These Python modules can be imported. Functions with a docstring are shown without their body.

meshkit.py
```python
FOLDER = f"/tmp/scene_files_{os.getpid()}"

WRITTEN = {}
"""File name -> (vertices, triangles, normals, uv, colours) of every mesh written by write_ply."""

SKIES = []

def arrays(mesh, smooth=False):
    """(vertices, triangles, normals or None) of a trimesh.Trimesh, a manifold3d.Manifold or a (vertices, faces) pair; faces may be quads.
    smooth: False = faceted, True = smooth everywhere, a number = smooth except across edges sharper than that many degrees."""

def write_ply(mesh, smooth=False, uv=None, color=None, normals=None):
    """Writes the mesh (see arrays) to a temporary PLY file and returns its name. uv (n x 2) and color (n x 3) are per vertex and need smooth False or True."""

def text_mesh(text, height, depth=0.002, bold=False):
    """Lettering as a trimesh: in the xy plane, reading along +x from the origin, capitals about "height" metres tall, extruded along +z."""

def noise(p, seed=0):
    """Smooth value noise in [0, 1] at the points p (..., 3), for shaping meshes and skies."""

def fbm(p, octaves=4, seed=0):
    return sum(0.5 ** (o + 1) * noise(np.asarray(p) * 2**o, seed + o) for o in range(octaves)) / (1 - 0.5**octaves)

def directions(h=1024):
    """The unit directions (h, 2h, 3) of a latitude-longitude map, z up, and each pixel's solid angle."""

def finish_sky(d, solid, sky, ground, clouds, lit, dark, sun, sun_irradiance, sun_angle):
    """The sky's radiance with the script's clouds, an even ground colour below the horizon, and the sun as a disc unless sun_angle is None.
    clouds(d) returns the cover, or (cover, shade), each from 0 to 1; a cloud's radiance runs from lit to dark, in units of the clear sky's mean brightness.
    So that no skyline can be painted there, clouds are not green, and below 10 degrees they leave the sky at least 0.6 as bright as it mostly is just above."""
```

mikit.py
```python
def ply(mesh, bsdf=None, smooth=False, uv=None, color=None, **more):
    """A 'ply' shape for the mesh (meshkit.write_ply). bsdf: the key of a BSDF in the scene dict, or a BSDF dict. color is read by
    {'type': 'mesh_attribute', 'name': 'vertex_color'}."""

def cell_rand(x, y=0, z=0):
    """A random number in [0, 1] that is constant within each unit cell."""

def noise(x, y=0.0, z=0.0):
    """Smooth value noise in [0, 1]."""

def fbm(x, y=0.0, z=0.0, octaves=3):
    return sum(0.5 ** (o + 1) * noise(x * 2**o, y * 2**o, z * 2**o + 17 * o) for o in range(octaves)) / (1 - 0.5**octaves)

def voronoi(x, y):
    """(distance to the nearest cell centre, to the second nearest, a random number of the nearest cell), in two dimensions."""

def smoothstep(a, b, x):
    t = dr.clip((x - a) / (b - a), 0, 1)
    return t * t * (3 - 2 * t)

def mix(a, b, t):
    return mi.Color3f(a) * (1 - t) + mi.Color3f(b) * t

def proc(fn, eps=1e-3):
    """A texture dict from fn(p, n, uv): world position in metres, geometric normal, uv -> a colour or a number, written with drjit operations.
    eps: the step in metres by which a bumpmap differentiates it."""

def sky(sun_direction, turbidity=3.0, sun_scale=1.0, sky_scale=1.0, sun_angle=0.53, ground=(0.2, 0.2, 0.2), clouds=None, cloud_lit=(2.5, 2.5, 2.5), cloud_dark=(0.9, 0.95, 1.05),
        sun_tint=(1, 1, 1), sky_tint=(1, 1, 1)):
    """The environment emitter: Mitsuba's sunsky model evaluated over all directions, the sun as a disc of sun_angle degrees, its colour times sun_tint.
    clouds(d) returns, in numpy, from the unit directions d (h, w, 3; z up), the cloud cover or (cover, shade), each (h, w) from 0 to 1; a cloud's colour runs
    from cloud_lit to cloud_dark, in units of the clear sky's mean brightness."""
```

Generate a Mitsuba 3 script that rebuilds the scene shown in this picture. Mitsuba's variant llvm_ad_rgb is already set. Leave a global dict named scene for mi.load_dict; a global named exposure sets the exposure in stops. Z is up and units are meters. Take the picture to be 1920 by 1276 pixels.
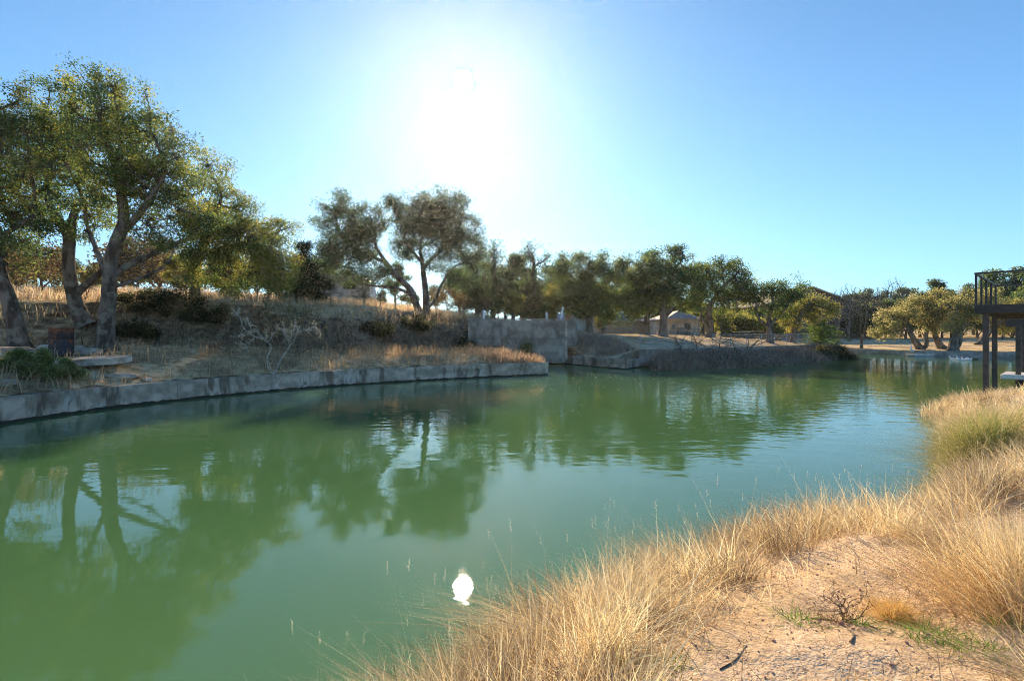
import math, random
import numpy as np, trimesh, drjit as dr, mitsuba as mi, mikit, meshkit
from scipy.spatial import cKDTree
from scipy.interpolate import LinearNDInterpolator, NearestNDInterpolator
from shapely.geometry import Polygon
from mikit import noise, fbm, smoothstep, mix

T = mi.ScalarTransform4f
scene, labels = {}, {}

# ------------------------------------------------------------------ camera, air, sky, exposure
EYE = 2.6                       # eye height above the water
FOCAL = 1000.0                  # the photograph's focal length in its own pixels (1920 x 1276)
exposure = 2.85
AIR = 0.00022
scene['camera'] = {'type': 'perspective', 'fov': math.degrees(2 * math.atan(960 / FOCAL)), 'fov_axis': 'x', 'near_clip': 0.05, 'far_clip': 6000.0,
                   'to_world': T().look_at(origin=[0, 0, EYE], target=[0, 1, EYE], up=[0, 0, 1]), 'principal_point_offset_y': 0.0102,
                   'medium': {'type': 'ref', 'id': 'air'}}
scene['sky'] = mikit.sky((-0.092, 1.0, 0.475), turbidity=2.0, sun_angle=1.5, sun_scale=0.85, sky_scale=1.0, sky_tint=(0.52, 0.745, 0.93))
scene['air'] = {'type': 'homogeneous', 'albedo': 0.95, 'sigma_t': AIR, 'phase': {'type': 'hg', 'g': 0.82}}
scene['haze'] = {'type': 'cube', 'to_world': T().translate([0, 60, 13.5]).scale([470, 470, 16]), 'bsdf': {'type': 'null'}, 'interior': {'type': 'ref', 'id': 'air'}}
labels['haze'] = {'label': 'thin bright haze in the air around the low sun', 'category': 'haze', 'kind': 'stuff'}


# ------------------------------------------------------------------ helpers
def at(px, py, Y):
    """the point of the place that stands at distance Y ahead and shows at this pixel of the photograph"""
    return np.array([(px - 960) / FOCAL * Y, Y, EYE + (625 - py) / FOCAL * Y])


def tag(key, label=None, cat=None, group=None, kind=None):
    d = {}
    if label: d['label'] = label
    if cat: d['category'] = cat
    if group: d['group'] = group
    if kind: d['kind'] = kind
    labels[key] = d
    return key


used = {}


def name(base):
    n = used.get(base, 0)
    used[base] = n + 1
    return base if n == 0 else f'{base}_{n:03d}'


def put(key, mesh, bsdf, smooth=False, color=None, uv=None, **more):
    scene[key] = mikit.ply(mesh, bsdf, smooth=smooth, color=color, uv=uv, **more)
    return key


def part(parent, base, mesh, bsdf, smooth=False, color=None, uv=None):
    return put(name(parent + '__' + base), mesh, bsdf, smooth, color, uv)


def box(x0, x1, y0, y1, z0, z1):
    m = trimesh.creation.box(extents=[x1 - x0, y1 - y0, z1 - z0])
    m.apply_translation([(x0 + x1) / 2, (y0 + y1) / 2, (z0 + z1) / 2])
    return m


def frame_box(o, u, v, a0, a1, b0, b1, z0, z1):
    """box in a frame with origin o (x, y) and horizontal axes u, v"""
    m = box(a0, a1, b0, b1, z0, z1)
    M = np.eye(4)
    M[:2, 0], M[:2, 1], M[:2, 3] = u, v, o
    m.apply_transform(M)
    return m


def cat(*ms):
    return trimesh.util.concatenate([m for x in ms for m in (x if isinstance(x, list) else [x])])


def tube(pts, radii, sides=6, cap=False):
    p = np.asarray(pts, float)
    r = np.broadcast_to(np.asarray(radii, float), (len(p),))
    t = np.gradient(p, axis=0)
    t /= np.linalg.norm(t, axis=1, keepdims=True) + 1e-12
    ref = np.array([0.31, 0.87, 0.38]) if abs(t[0] @ [0.31, 0.87, 0.38]) < 0.9 else np.array([1.0, 0, 0])
    a = np.cross(t, ref)
    a /= np.linalg.norm(a, axis=1, keepdims=True) + 1e-12
    b = np.cross(t, a)
    ang = np.arange(sides) * 2 * np.pi / sides
    v = p[:, None] + r[:, None, None] * (np.cos(ang)[None, :, None] * a[:, None] + np.sin(ang)[None, :, None] * b[:, None])
    n = len(p)
    i, j = np.meshgrid(np.arange(n - 1), np.arange(sides), indexing='ij')
    q = np.stack([i * sides + j, i * sides + (j + 1) % sides, (i + 1) * sides + (j + 1) % sides, (i + 1) * sides + j], -1).reshape(-1, 4)
    f = np.vstack([q[:, [0, 1, 2]], q[:, [0, 2, 3]]])
    v = v.reshape(-1, 3)
    if cap:
        v = np.vstack([v, p[:1], p[-1:]])
        k = np.arange(sides)
        f = np.vstack([f, np.stack([(k + 1) % sides, k, k * 0 + n * sides], 1), np.stack([(n - 1) * sides + k, (n - 1) * sides + (k + 1) % sides, k * 0 + n * sides + 1], 1)])
    return v, f


def join(parts):
    vs, fs, o = [], [], 0
    for v, f in parts:
        vs.append(v)
        fs.append(np.asarray(f) + o)
        o += len(v)
    return np.vstack(vs), np.vstack(fs)


def unit(v):
    v = np.asarray(v, float)
    return v / (np.linalg.norm(v, axis=-1, keepdims=True) + 1e-12)


def polyline_distance(x, y, line):
    """distance to a polyline and the side (positive = left of its direction)"""
    best = np.full(x.shape, 1e9)
    side = np.zeros(x.shape)
    for (ax, ay), (bx, by) in zip(line[:-1], line[1:]):
        dx, dy = bx - ax, by - ay
        t = np.clip(((x - ax) * dx + (y - ay) * dy) / (dx * dx + dy * dy), 0, 1)
        d = np.hypot(x - ax - t * dx, y - ay - t * dy)
        s = dx * (y - ay) - dy * (x - ax)
        m = d < best
        best = np.where(m, d, best)
        side = np.where(m, np.sign(s), side)
    return best, side


def resample(line, step):
    p = np.asarray(line, float)
    s = np.r_[0, np.cumsum(np.linalg.norm(np.diff(p, axis=0), axis=1))]
    n = max(2, int(round(s[-1] / step)) + 1)
    q = np.linspace(0, s[-1], n)
    return np.stack([np.interp(q, s, p[:, k]) for k in range(p.shape[1])], 1)


def curve(line, step):
    """a smooth curve through the points (Catmull-Rom), resampled"""
    p = np.asarray(line, float)
    p = np.vstack([2 * p[0] - p[1], p, 2 * p[-1] - p[-2]])
    out = []
    for i in range(1, len(p) - 2):
        for t in np.linspace(0, 1, 12, endpoint=False):
            out.append(0.5 * (2 * p[i] + (p[i + 1] - p[i - 1]) * t + (2 * p[i - 1] - 5 * p[i] + 4 * p[i + 1] - p[i + 2]) * t * t + (3 * p[i] - p[i - 1] - 3 * p[i + 1] + p[i + 2]) * t ** 3))
    out.append(p[-2])
    return resample(np.array(out), step)


def offset(line, d):
    p = np.asarray(line, float)
    t = unit(np.gradient(p, axis=0))
    return p + d * np.stack([-t[:, 1], t[:, 0]], 1)


def sweep(line, profile, z_shift=0.0):
    """prism: closed profile of (offset to the left, z) along a polyline in plan, with end caps"""
    p = np.asarray(line, float)
    prof = np.asarray(profile, float)
    t = unit(np.gradient(p, axis=0))
    nrm = np.stack([-t[:, 1], t[:, 0]], 1)
    k = len(prof)
    v = np.zeros((len(p), k, 3))
    v[:, :, :2] = p[:, None] + prof[None, :, :1] * nrm[:, None]
    v[:, :, 2] = prof[None, :, 1] + z_shift
    i, j = np.meshgrid(np.arange(len(p) - 1), np.arange(k), indexing='ij')
    q = np.stack([i * k + j, i * k + (j + 1) % k, (i + 1) * k + (j + 1) % k, (i + 1) * k + j], -1).reshape(-1, 4)
    f = [q[:, [0, 1, 2]], q[:, [0, 2, 3]]]
    c = np.arange(1, k - 1)
    f.append(np.stack([c * 0, c, c + 1], 1)[:, ::-1])
    e = (len(p) - 1) * k
    f.append(np.stack([e + c * 0, e + c, e + c + 1], 1))
    m = trimesh.Trimesh(v.reshape(-1, 3), np.vstack(f), process=False)
    m.fix_normals()
    return m


# ------------------------------------------------------------------ materials
def rgb(*c):
    return {'type': 'rgb', 'value': list(c)}


def proc(fn, eps=2e-3):
    return mikit.proc(fn, eps)


VC = {'type': 'mesh_attribute', 'name': 'vertex_color'}


def leaf_material(key, trans=0.9, rough=0.45):
    scene[key] = {'type': 'principledthin', 'base_color': VC, 'roughness': rough, 'diff_trans': trans, 'spec_trans': 0.0, 'eta': 1.4}


leaf_material('leaf', 1.4)
leaf_material('straw', 1.0, 0.6)
scene['twig'] = {'type': 'twosided', 'bsdf': {'type': 'diffuse', 'reflectance': VC}}


def bark_color(p, n, uv):
    v = fbm(p.x * 5, p.y * 5, p.z * 1.3, 4)
    lich = smoothstep(0.56, 0.66, fbm(p.x * 3 + 9, p.y * 3, p.z * 3, 3))
    return mix(mix((0.075, 0.058, 0.045), (0.23, 0.19, 0.15), smoothstep(0.3, 0.7, v)), (0.3, 0.28, 0.22), lich * 0.5)


def bark_height(p, n, uv):
    return fbm(p.x * 16, p.y * 16, p.z * 3.0, 3)


scene['bark'] = {'type': 'bumpmap', 'a': proc(bark_height, 4e-3), 'scale': 0.05,
                 'bsdf': {'type': 'twosided', 'bsdf': {'type': 'diffuse', 'reflectance': proc(bark_color)}}}


def concrete(p, n, uv):
    base = 0.6 * fbm(p.x * 1.1, p.y * 1.1, p.z * 2.2, 4) + 0.4 * fbm(p.x * 5.5, p.y * 5.5, p.z * 4.0 + 9, 4)
    c = mix((0.31, 0.245, 0.18), (0.58, 0.47, 0.36), smoothstep(0.34, 0.66, base))
    drip = smoothstep(0.5, 0.7, noise(p.x * 2.9, p.y * 2.9, p.z * 0.3 + 3)) * smoothstep(0.36, 0.58, fbm(p.x * 7, p.y * 7, p.z * 1.6, 3))
    c = mix(c, (0.1, 0.078, 0.058), drip * 0.75)
    pale = smoothstep(0.68, 0.8, noise(p.x * 1.7 + 40, p.y * 1.7, p.z * 0.5)) * smoothstep(0.4, 0.6, fbm(p.x * 9, p.y * 9, p.z * 4, 2))
    c = mix(c, (0.62, 0.55, 0.47), pale * 0.6)
    wet = smoothstep(0.55, 0.45, p.z / 0.16 + 0.4 * (noise(p.x * 6, p.y * 6, 1.0) - 0.5))
    return mix(c, (0.045, 0.045, 0.035), wet)


def concrete_height(p, n, uv):
    return fbm(p.x * 7, p.y * 7, p.z * 7, 3) + 0.4 * smoothstep(0.6, 0.75, noise(p.x * 22, p.y * 22, p.z * 22)) * -1


scene['concrete'] = {'type': 'bumpmap', 'a': proc(concrete_height, 5e-3), 'scale': 0.02, 'bsdf': {'type': 'diffuse', 'reflectance': proc(concrete)}}


def old_concrete(p, n, uv):
    base = 0.6 * fbm(p.x * 0.8, p.y * 0.8, p.z * 1.5, 4) + 0.4 * fbm(p.x * 3.5, p.y * 3.5, p.z * 3.0 + 9, 4)
    c = mix((0.22, 0.18, 0.14), (0.45, 0.375, 0.3), smoothstep(0.33, 0.68, base))
    streak = smoothstep(0.5, 0.72, fbm(p.x * 3.2, p.y * 3.2, p.z * 0.5, 3))
    c = mix(c, (0.14, 0.12, 0.1), streak * 0.6)
    chalk = smoothstep(0.6, 0.75, fbm(p.x * 4 + 7, p.y * 4, p.z * 1.1 + 5, 3))
    c = mix(c, (0.52, 0.47, 0.41), chalk * 0.55)
    lift = smoothstep(0.03, 0.0, dr.abs(p.z - 2.15 - 0.02 * noise(p.x * 4)))
    return mix(c, (0.08, 0.08, 0.075), lift * 0.6)


scene['old_concrete'] = {'type': 'bumpmap', 'a': proc(concrete_height, 5e-3), 'scale': 0.02, 'bsdf': {'type': 'diffuse', 'reflectance': proc(old_concrete)}}


def plain(key, c, rough=0.6, metallic=0.0, var=0.12, scale=3.0, spec=0.5):
    lo, hi = [x * (1 - var) for x in c], [min(1, x * (1 + var)) for x in c]

    def fn(p, n, uv):
        return mix(lo, hi, smoothstep(0.25, 0.75, fbm(p.x * scale, p.y * scale, p.z * scale, 3)))
    scene[key] = {'type': 'twosided', 'bsdf': {'type': 'principled', 'base_color': proc(fn), 'roughness': rough, 'metallic': metallic, 'specular': spec}}


plain('tan_siding', (0.5, 0.36, 0.24), 0.8, var=0.15)
plain('pale_siding', (0.6, 0.5, 0.4), 0.8, var=0.2, scale=1.5)
plain('brown_siding', (0.19, 0.14, 0.11), 0.85, var=0.3, scale=1.0)
plain('roof_grey', (0.23, 0.22, 0.21), 0.7, var=0.25, scale=2.5)
plain('roof_tan', (0.4, 0.31, 0.2), 0.8, var=0.2)
plain('trim', (0.4, 0.33, 0.26), 0.7)
plain('dark_steel', (0.05, 0.042, 0.036), 0.5, var=0.3, scale=5)
plain('black_steel', (0.022, 0.021, 0.02), 0.5, var=0.2)
plain('galvanised', (0.42, 0.43, 0.44), 0.45, 0.6)
plain('white_plastic', (0.8, 0.8, 0.8), 0.4, var=0.04)
plain('cream_panel', (0.66, 0.61, 0.53), 0.4, var=0.06)
plain('beige_metal', (0.58, 0.54, 0.47), 0.5, var=0.1)
plain('grey_box', (0.32, 0.36, 0.42), 0.5)
plain('dark_box', (0.1, 0.11, 0.125), 0.5)
plain('dark_glass', (0.01, 0.011, 0.013), 0.08, spec=0.6)
plain('stripe', (0.05, 0.045, 0.045), 0.5)
plain('pale_wood', (0.52, 0.47, 0.4), 0.7, var=0.2, scale=5)
plain('lake_wall', (0.32, 0.28, 0.24), 0.8, var=0.35, scale=1.4)
plain('dark_roof', (0.03, 0.026, 0.022), 1.0, spec=0.1)
plain('feather_white', (0.82, 0.8, 0.76), 0.8, var=0.05, scale=9)
plain('feather_dark', (0.07, 0.055, 0.045), 0.8, var=0.3, scale=9)
plain('beak_orange', (0.6, 0.25, 0.04), 0.5)
plain('black_rubber', (0.02, 0.02, 0.02), 0.7)


def rust(p, n, uv):
    v = fbm(p.x * 6, p.y * 6, p.z * 4, 4)
    c = mix((0.045, 0.03, 0.026), (0.22, 0.075, 0.03), smoothstep(0.38, 0.66, v))
    low = smoothstep(0.5, 0.62, 0.5 + (2.33 - p.z) * 1.2 + 0.7 * (fbm(p.x * 9, p.y * 9, p.z * 3, 2) - 0.5))
    return mix(c, (0.04, 0.042, 0.05), low)


scene['rust'] = {'type': 'twosided', 'bsdf': {'type': 'principled', 'base_color': proc(rust), 'roughness': 0.7, 'metallic': 0.2}}


def limestone(p, n, uv):
    v = fbm(p.x * 2.2, p.y * 2.2, p.z * 5, 4)
    c = mix((0.3, 0.25, 0.19), (0.62, 0.54, 0.43), smoothstep(0.3, 0.7, v))
    return mix(c, (0.14, 0.12, 0.1), smoothstep(0.62, 0.75, fbm(p.x * 5 + 3, p.y * 5, p.z * 5, 3)) * 0.8)


scene['limestone'] = {'type': 'bumpmap', 'a': proc(lambda p, n, uv: fbm(p.x * 9, p.y * 9, p.z * 9, 3), 5e-3), 'scale': 0.03,
                      'bsdf': {'type': 'diffuse', 'reflectance': proc(limestone)}}


def pink_rock(p, n, uv):
    return mix((0.36, 0.2, 0.14), (0.62, 0.42, 0.33), fbm(p.x * 8, p.y * 8, p.z * 8, 3))


scene['pink_rock'] = {'type': 'diffuse', 'reflectance': proc(pink_rock)}


def ground_color(p, n, uv):
    big = fbm(p.x * 0.35, p.y * 0.35, 0.0, 4)
    fine = fbm(p.x * 4, p.y * 4, p.z * 4, 4)
    straw = mix((0.36, 0.25, 0.13), (0.7, 0.52, 0.3), smoothstep(0.3, 0.7, fine))
    soil = mix((0.1, 0.068, 0.044), (0.28, 0.195, 0.125), smoothstep(0.3, 0.7, fine))
    lawn = mix((0.46, 0.34, 0.19), (0.72, 0.56, 0.36), smoothstep(0.25, 0.75, fbm(p.x * 1.3, p.y * 1.3, 2.0, 4)))
    steep = smoothstep(0.93, 0.8, n.z + 0.2 * (big - 0.5))
    c = mix(straw, soil, dr.maximum(steep, smoothstep(0.52, 0.62, big) * 0.6))
    right = smoothstep(-1.0, 1.0, p.x - 5.0 + 4 * (big - 0.5))
    return mix(c, mix(lawn, soil, dr.maximum(steep * 0.8, smoothstep(0.6, 0.7, big) * 0.5)), right)


scene['ground_mat'] = {'type': 'diffuse', 'reflectance': proc(ground_color)}


def sand_color(p, n, uv):
    g = noise(p.x * 150, p.y * 150, p.z * 150)
    g2 = fbm(p.x * 42, p.y * 42, p.z * 42, 3)
    big = fbm(p.x * 1.7, p.y * 1.7, 4.0, 3)
    c = mix((0.56, 0.38, 0.23), (0.86, 0.67, 0.46), smoothstep(0.2, 0.8, 0.5 * g + 0.5 * g2))
    c = mix(c, (0.25, 0.13, 0.07), smoothstep(0.6, 0.78, g) * 0.7)
    c = mix(c, (0.86, 0.72, 0.56), smoothstep(0.68, 0.78, g2) * 0.6)
    return mix(c, mix((0.4, 0.27, 0.15), (0.64, 0.47, 0.28), g2), smoothstep(0.5, 0.66, big) * 0.6)


def sand_height(p, n, uv):
    return 0.5 * noise(p.x * 120, p.y * 120, p.z * 120) + fbm(p.x * 30, p.y * 30, p.z * 30, 3)


scene['sand'] = {'type': 'bumpmap', 'a': proc(sand_height, 2e-3), 'scale': 0.009, 'bsdf': {'type': 'diffuse', 'reflectance': proc(sand_color)}}


def ripples(p, n, uv):
    a = fbm(p.x * 1.6 + 0.7 * p.y, p.y * 3.4 - 0.5 * p.x, 0.0, 3)
    calm = smoothstep(0.35, 0.7, fbm(p.x * 0.13, p.y * 0.1 + 5, 0.0, 2))
    b = noise(p.x * 7 + 2.5 * p.y, p.y * 13 - 2 * p.x, 3.0)
    breeze = smoothstep(6.5, 15.0, p.y + 5.0 * (noise(p.x * 0.25, p.y * 0.25, 8.0) - 0.5))
    return (a + b * 0.16 * calm) * (0.12 + 0.88 * breeze)


def water_color(p, n, uv):
    v = fbm(p.x * 0.09, p.y * 0.09, 1.0, 3)
    return mix((0.066, 0.155, 0.06), (0.084, 0.182, 0.068), smoothstep(0.3, 0.7, v))


scene['water_mat'] = {'type': 'bumpmap', 'a': proc(ripples, 8e-3), 'scale': 0.008,
                      'bsdf': {'type': 'roughplastic', 'alpha': 0.002, 'int_ior': 1.333, 'diffuse_reflectance': proc(water_color)}}

# ------------------------------------------------------------------ the setting: ground, water, sandy bank
WALL = curve([(-18.5, -24), (-17.4, -6), (-16.2, 6), (-14.64, 15.25), (-13.25, 20.1), (-9.3, 25.8), (-3.6, 30.3), (2.3, 33.8)], 0.5)
PIER_BACK = [(2.3, 33.8), (0.6, 36.8), (-0.2, 45.4)]
PIER = [(-0.2, 45.5), (4.45, 45.5), (8.2, 38.8), (9.4, 40.4), (11.2, 42.6)]
BRUSH = [(9.6, 36.9), (13, 37.8), (17.6, 40), (24.6, 45.6), (31, 51.5), (38.7, 60), (40, 66), (37, 76), (28, 96)]
FAR = [(30, 104), (43, 80), (45.3, 68), (46.2, 62), (51, 57.8), (60, 51), (80, 42), (140, 25)]
LEFT_LAND = Polygon([tuple(p) for p in WALL] + PIER_BACK[1:] + PIER + BRUSH + [(28, 130), (-500, 600), (-500, -24)])
E_FAR = Polygon(FAR + [(600, 25), (600, 600), (30, 600)])
LOW_WALL = [(9.9, 40.9), (16, 44.4), (23, 50), (30, 56), (34.5, 60.2)]
ctrl = []


def add_line(line, z=None, step=1.0):
    p = np.asarray(line, float)
    if z is not None:
        p = np.column_stack([p[:, :2], np.full(len(p), z)])
    ctrl.append(resample(p, step))


in1, in2 = offset(WALL, 0.32), offset(WALL, 2.1)
add_line(in1, 0.68, 0.6)
add_line(in2[:-3], 1.3)
add_line([(-42, 5, 2.1), (-31, 17, 2.0), (-20.5, 24.3, 2.0), (-14.5, 26.8, 1.95), (-8.6, 33, 1.55), (-5.5, 38, 1.2), (-3.75, 43.7, 0.85)])
add_line([(-54, 11, 4.4), (-36, 20.3, 4.3), (-25.5, 26, 4.15), (-18, 29.6, 4.4), (-13.6, 33.4, 4.5), (-10.4, 39.4, 4.6), (-7.3, 44.2, 4.3), (-4.6, 47.2, 3.95)])
add_line([(-12.6, 30.6, 3.6), (-9.6, 35.6, 3.6), (-6.2, 40.6, 3.35), (-4.2, 44.3, 3.2)])
add_line([(-3.6, 43.85, 0.8), (4.75, 43.85, 0.75)], step=0.5)
add_line([(-3.4, 44.4, 3.65), (4.2, 44.4, 3.55)], step=0.5)
add_line([(-80, 45, 6.8), (-40, 45, 6.2), (-28, 45, 6.0), (-15, 50, 5.3), (-3, 52, 4.2), (3, 52, 3.4), (6, 52, 2.7), (12, 51, 2.3)])
add_line([(4.85, 44.2, 1.0), (4.95, 46, 1.3), (5.3, 48.5, 2.3)], step=0.5)
add_line([(4.6, 45.6, 0.6), (8.3, 39.1, 0.6), (9.3, 40.7, 0.6)], step=0.5)
add_line([(0.9, 37, 0.68), (0.1, 43.4, 0.66)], step=0.5)
add_line(offset(LOW_WALL, -0.25), 0.75)
add_line(offset(LOW_WALL, 0.3), 1.34)
add_line([(9.0, 44.5, 1.1), (10.5, 47.5, 1.7)], step=0.5)
add_line([(7.5, 48, 2.0), (12, 50, 2.15), (20, 52.5, 2.05), (28, 59, 1.9), (33, 64, 1.6)])
add_line([(10, 56, 2.5), (14, 57, 2.5), (22, 63, 2.35), (34, 74, 1.7)])
add_line([(10, 80, 2.5), (22, 82, 2.4), (28, 95, 2.0)])
add_line([(-60, 90, 8), (-20, 90, 6.6), (10, 95, 4), (25, 110, 3.0)])
b = resample(BRUSH, 1.0)
add_line(np.column_stack([b, np.full(len(b), -0.05)]))
bi = offset(b, 1.4)
add_line(np.column_stack([bi, np.full(len(bi), 0.42)]))
f1 = resample(FAR, 1.5)
add_line(np.column_stack([f1, np.full(len(f1), 0.62)]))
add_line([(45, 100, 1.6), (60, 80, 1.35), (80, 66, 1.35), (140, 50, 1.4)], step=3)
add_line([(50, 130, 2.6), (90, 110, 2.4), (160, 90, 2.6)], step=5)
far_pts = [(-500, 60, 14), (-300, 300, 16), (-100, 300, 12), (0, 500, 13), (0, 200, 6.5), (60, 220, 6), (100, 300, 12), (200, 200, 9), (300, 400, 15), (460, 100, 12), (-200, 60, 11), (-100, 20, 6), (-500, -500, 6), (-60, -100, 3), (460, 25, 2), (460, 500, 15), (-460, 500, 18), (200, 120, 5)]
ctrl.append(np.array(far_pts, float))
C = np.vstack(ctrl)
_lin, _near = LinearNDInterpolator(C[:, :2], C[:, 2]), NearestNDInterpolator(C[:, :2], C[:, 2])


def inside(poly, x, y):
    import shapely
    return shapely.contains_xy(poly, x, y)


def far_height(x, y, rough=True):
    x, y = np.asarray(x, float), np.asarray(y, float)
    z = _lin(x, y)
    z = np.where(np.isnan(z), _near(x, y), z)
    if rough:
        p = np.stack([x, y, x * 0], -1)
        z = z + 0.16 * (meshkit.fbm(p * 0.7, 3, 5) - 0.5) + 0.05 * (meshkit.noise(p * 2.6, 8) - 0.5)
    return z


def axis(lo, hi, step, far_lo, far_hi):
    core = list(np.arange(lo, hi, step))
    s, x, up = step, hi, []
    while x < far_hi:
        up.append(x)
        s *= 1.18
        x += s
    s, x, down = step, lo - step, []
    while x > far_lo:
        down.append(x)
        s *= 1.18
        x -= s
    return np.array(down[::-1] + core + up)


def grid_mesh(xs, ys, fn, keep=None):
    X, Y = np.meshgrid(xs, ys)
    Z = fn(X, Y)
    nx = len(xs)
    i, j = np.meshgrid(np.arange(len(ys) - 1), np.arange(nx - 1), indexing='ij')
    q = np.stack([i * nx + j, i * nx + j + 1, (i + 1) * nx + j + 1, (i + 1) * nx + j], -1).reshape(-1, 4)
    v = np.stack([X, Y, Z], -1).reshape(-1, 3)
    if keep is not None:
        ok = keep(v)
        q = q[ok[q].any(1)]
    f = np.vstack([q[:, [0, 1, 2]], q[:, [0, 2, 3]]])
    used_v, inv = np.unique(f, return_inverse=True)
    return v[used_v], inv.reshape(f.shape)


def far_ground(X, Y):
    land = inside(LEFT_LAND.buffer(-0.3), X, Y) | inside(E_FAR.buffer(-0.35), X, Y)
    return np.where(land, far_height(X, Y), -1.2)


gv, gf = grid_mesh(axis(-44, 64, 0.42, -455, 455), axis(8, 84, 0.42, -395, 515), far_ground, keep=lambda v: v[:, 2] > -1.19)
put('ground', (gv, gf), 'ground_mat', smooth=True)
tag('ground', 'dry grassy ground of the far bank', 'ground', kind='structure')

wv, wf = grid_mesh(np.linspace(-60, 160, 45), np.linspace(-40, 130, 35), lambda X, Y: X * 0.0)
put('water', (wv, wf), 'water_mat', smooth=True)
tag('water', 'green murky water of the creek', 'water', kind='structure')

SHORE = curve([(-60, -34), (-20, -14), (-8, -5), (-3, 0.4), (-1.45, 2.3), (-0.7, 3.35), (0.2, 4.4), (0.9, 5.0), (1.75, 5.5), (2.6, 6.05), (3.6, 6.4), (5.1, 7.1), (7.0, 8.65), (9.1, 11.2), (11.85, 14.7), (13.4, 17.2), (16.5, 18.6), (20, 19.3), (26, 20), (60, 21), (200, 22)], 0.25)


def bank_height(X, Y):
    d, s = polyline_distance(X, Y, SHORE[::2])
    d = -d * s                                    # land lies to the right of the line
    p = np.stack([X, Y, X * 0], -1)
    wob = meshkit.fbm(p * 0.9, 3, 21) - 0.5
    d = d + 0.35 * wob
    t = np.clip(d / 2.3, 0, 1)
    z = 0.93 * (1 - (1 - t) ** 2.2)
    z = np.where(d < 0, np.maximum(d * 0.9, -1.0), z)
    z = z + np.clip(d, 0, 1) * (0.22 * wob + 0.05 * (meshkit.fbm(p * 3.5, 3, 4) - 0.5) + 0.016 * (meshkit.fbm(p * 14, 2, 9) - 0.5))
    far = np.clip((X - 7) / 8, 0, 1)
    return z - 0.15 * far * np.clip(d, 0, 1)


def bank_z(x, y):
    return bank_height(np.asarray(x, float), np.asarray(y, float))


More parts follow.
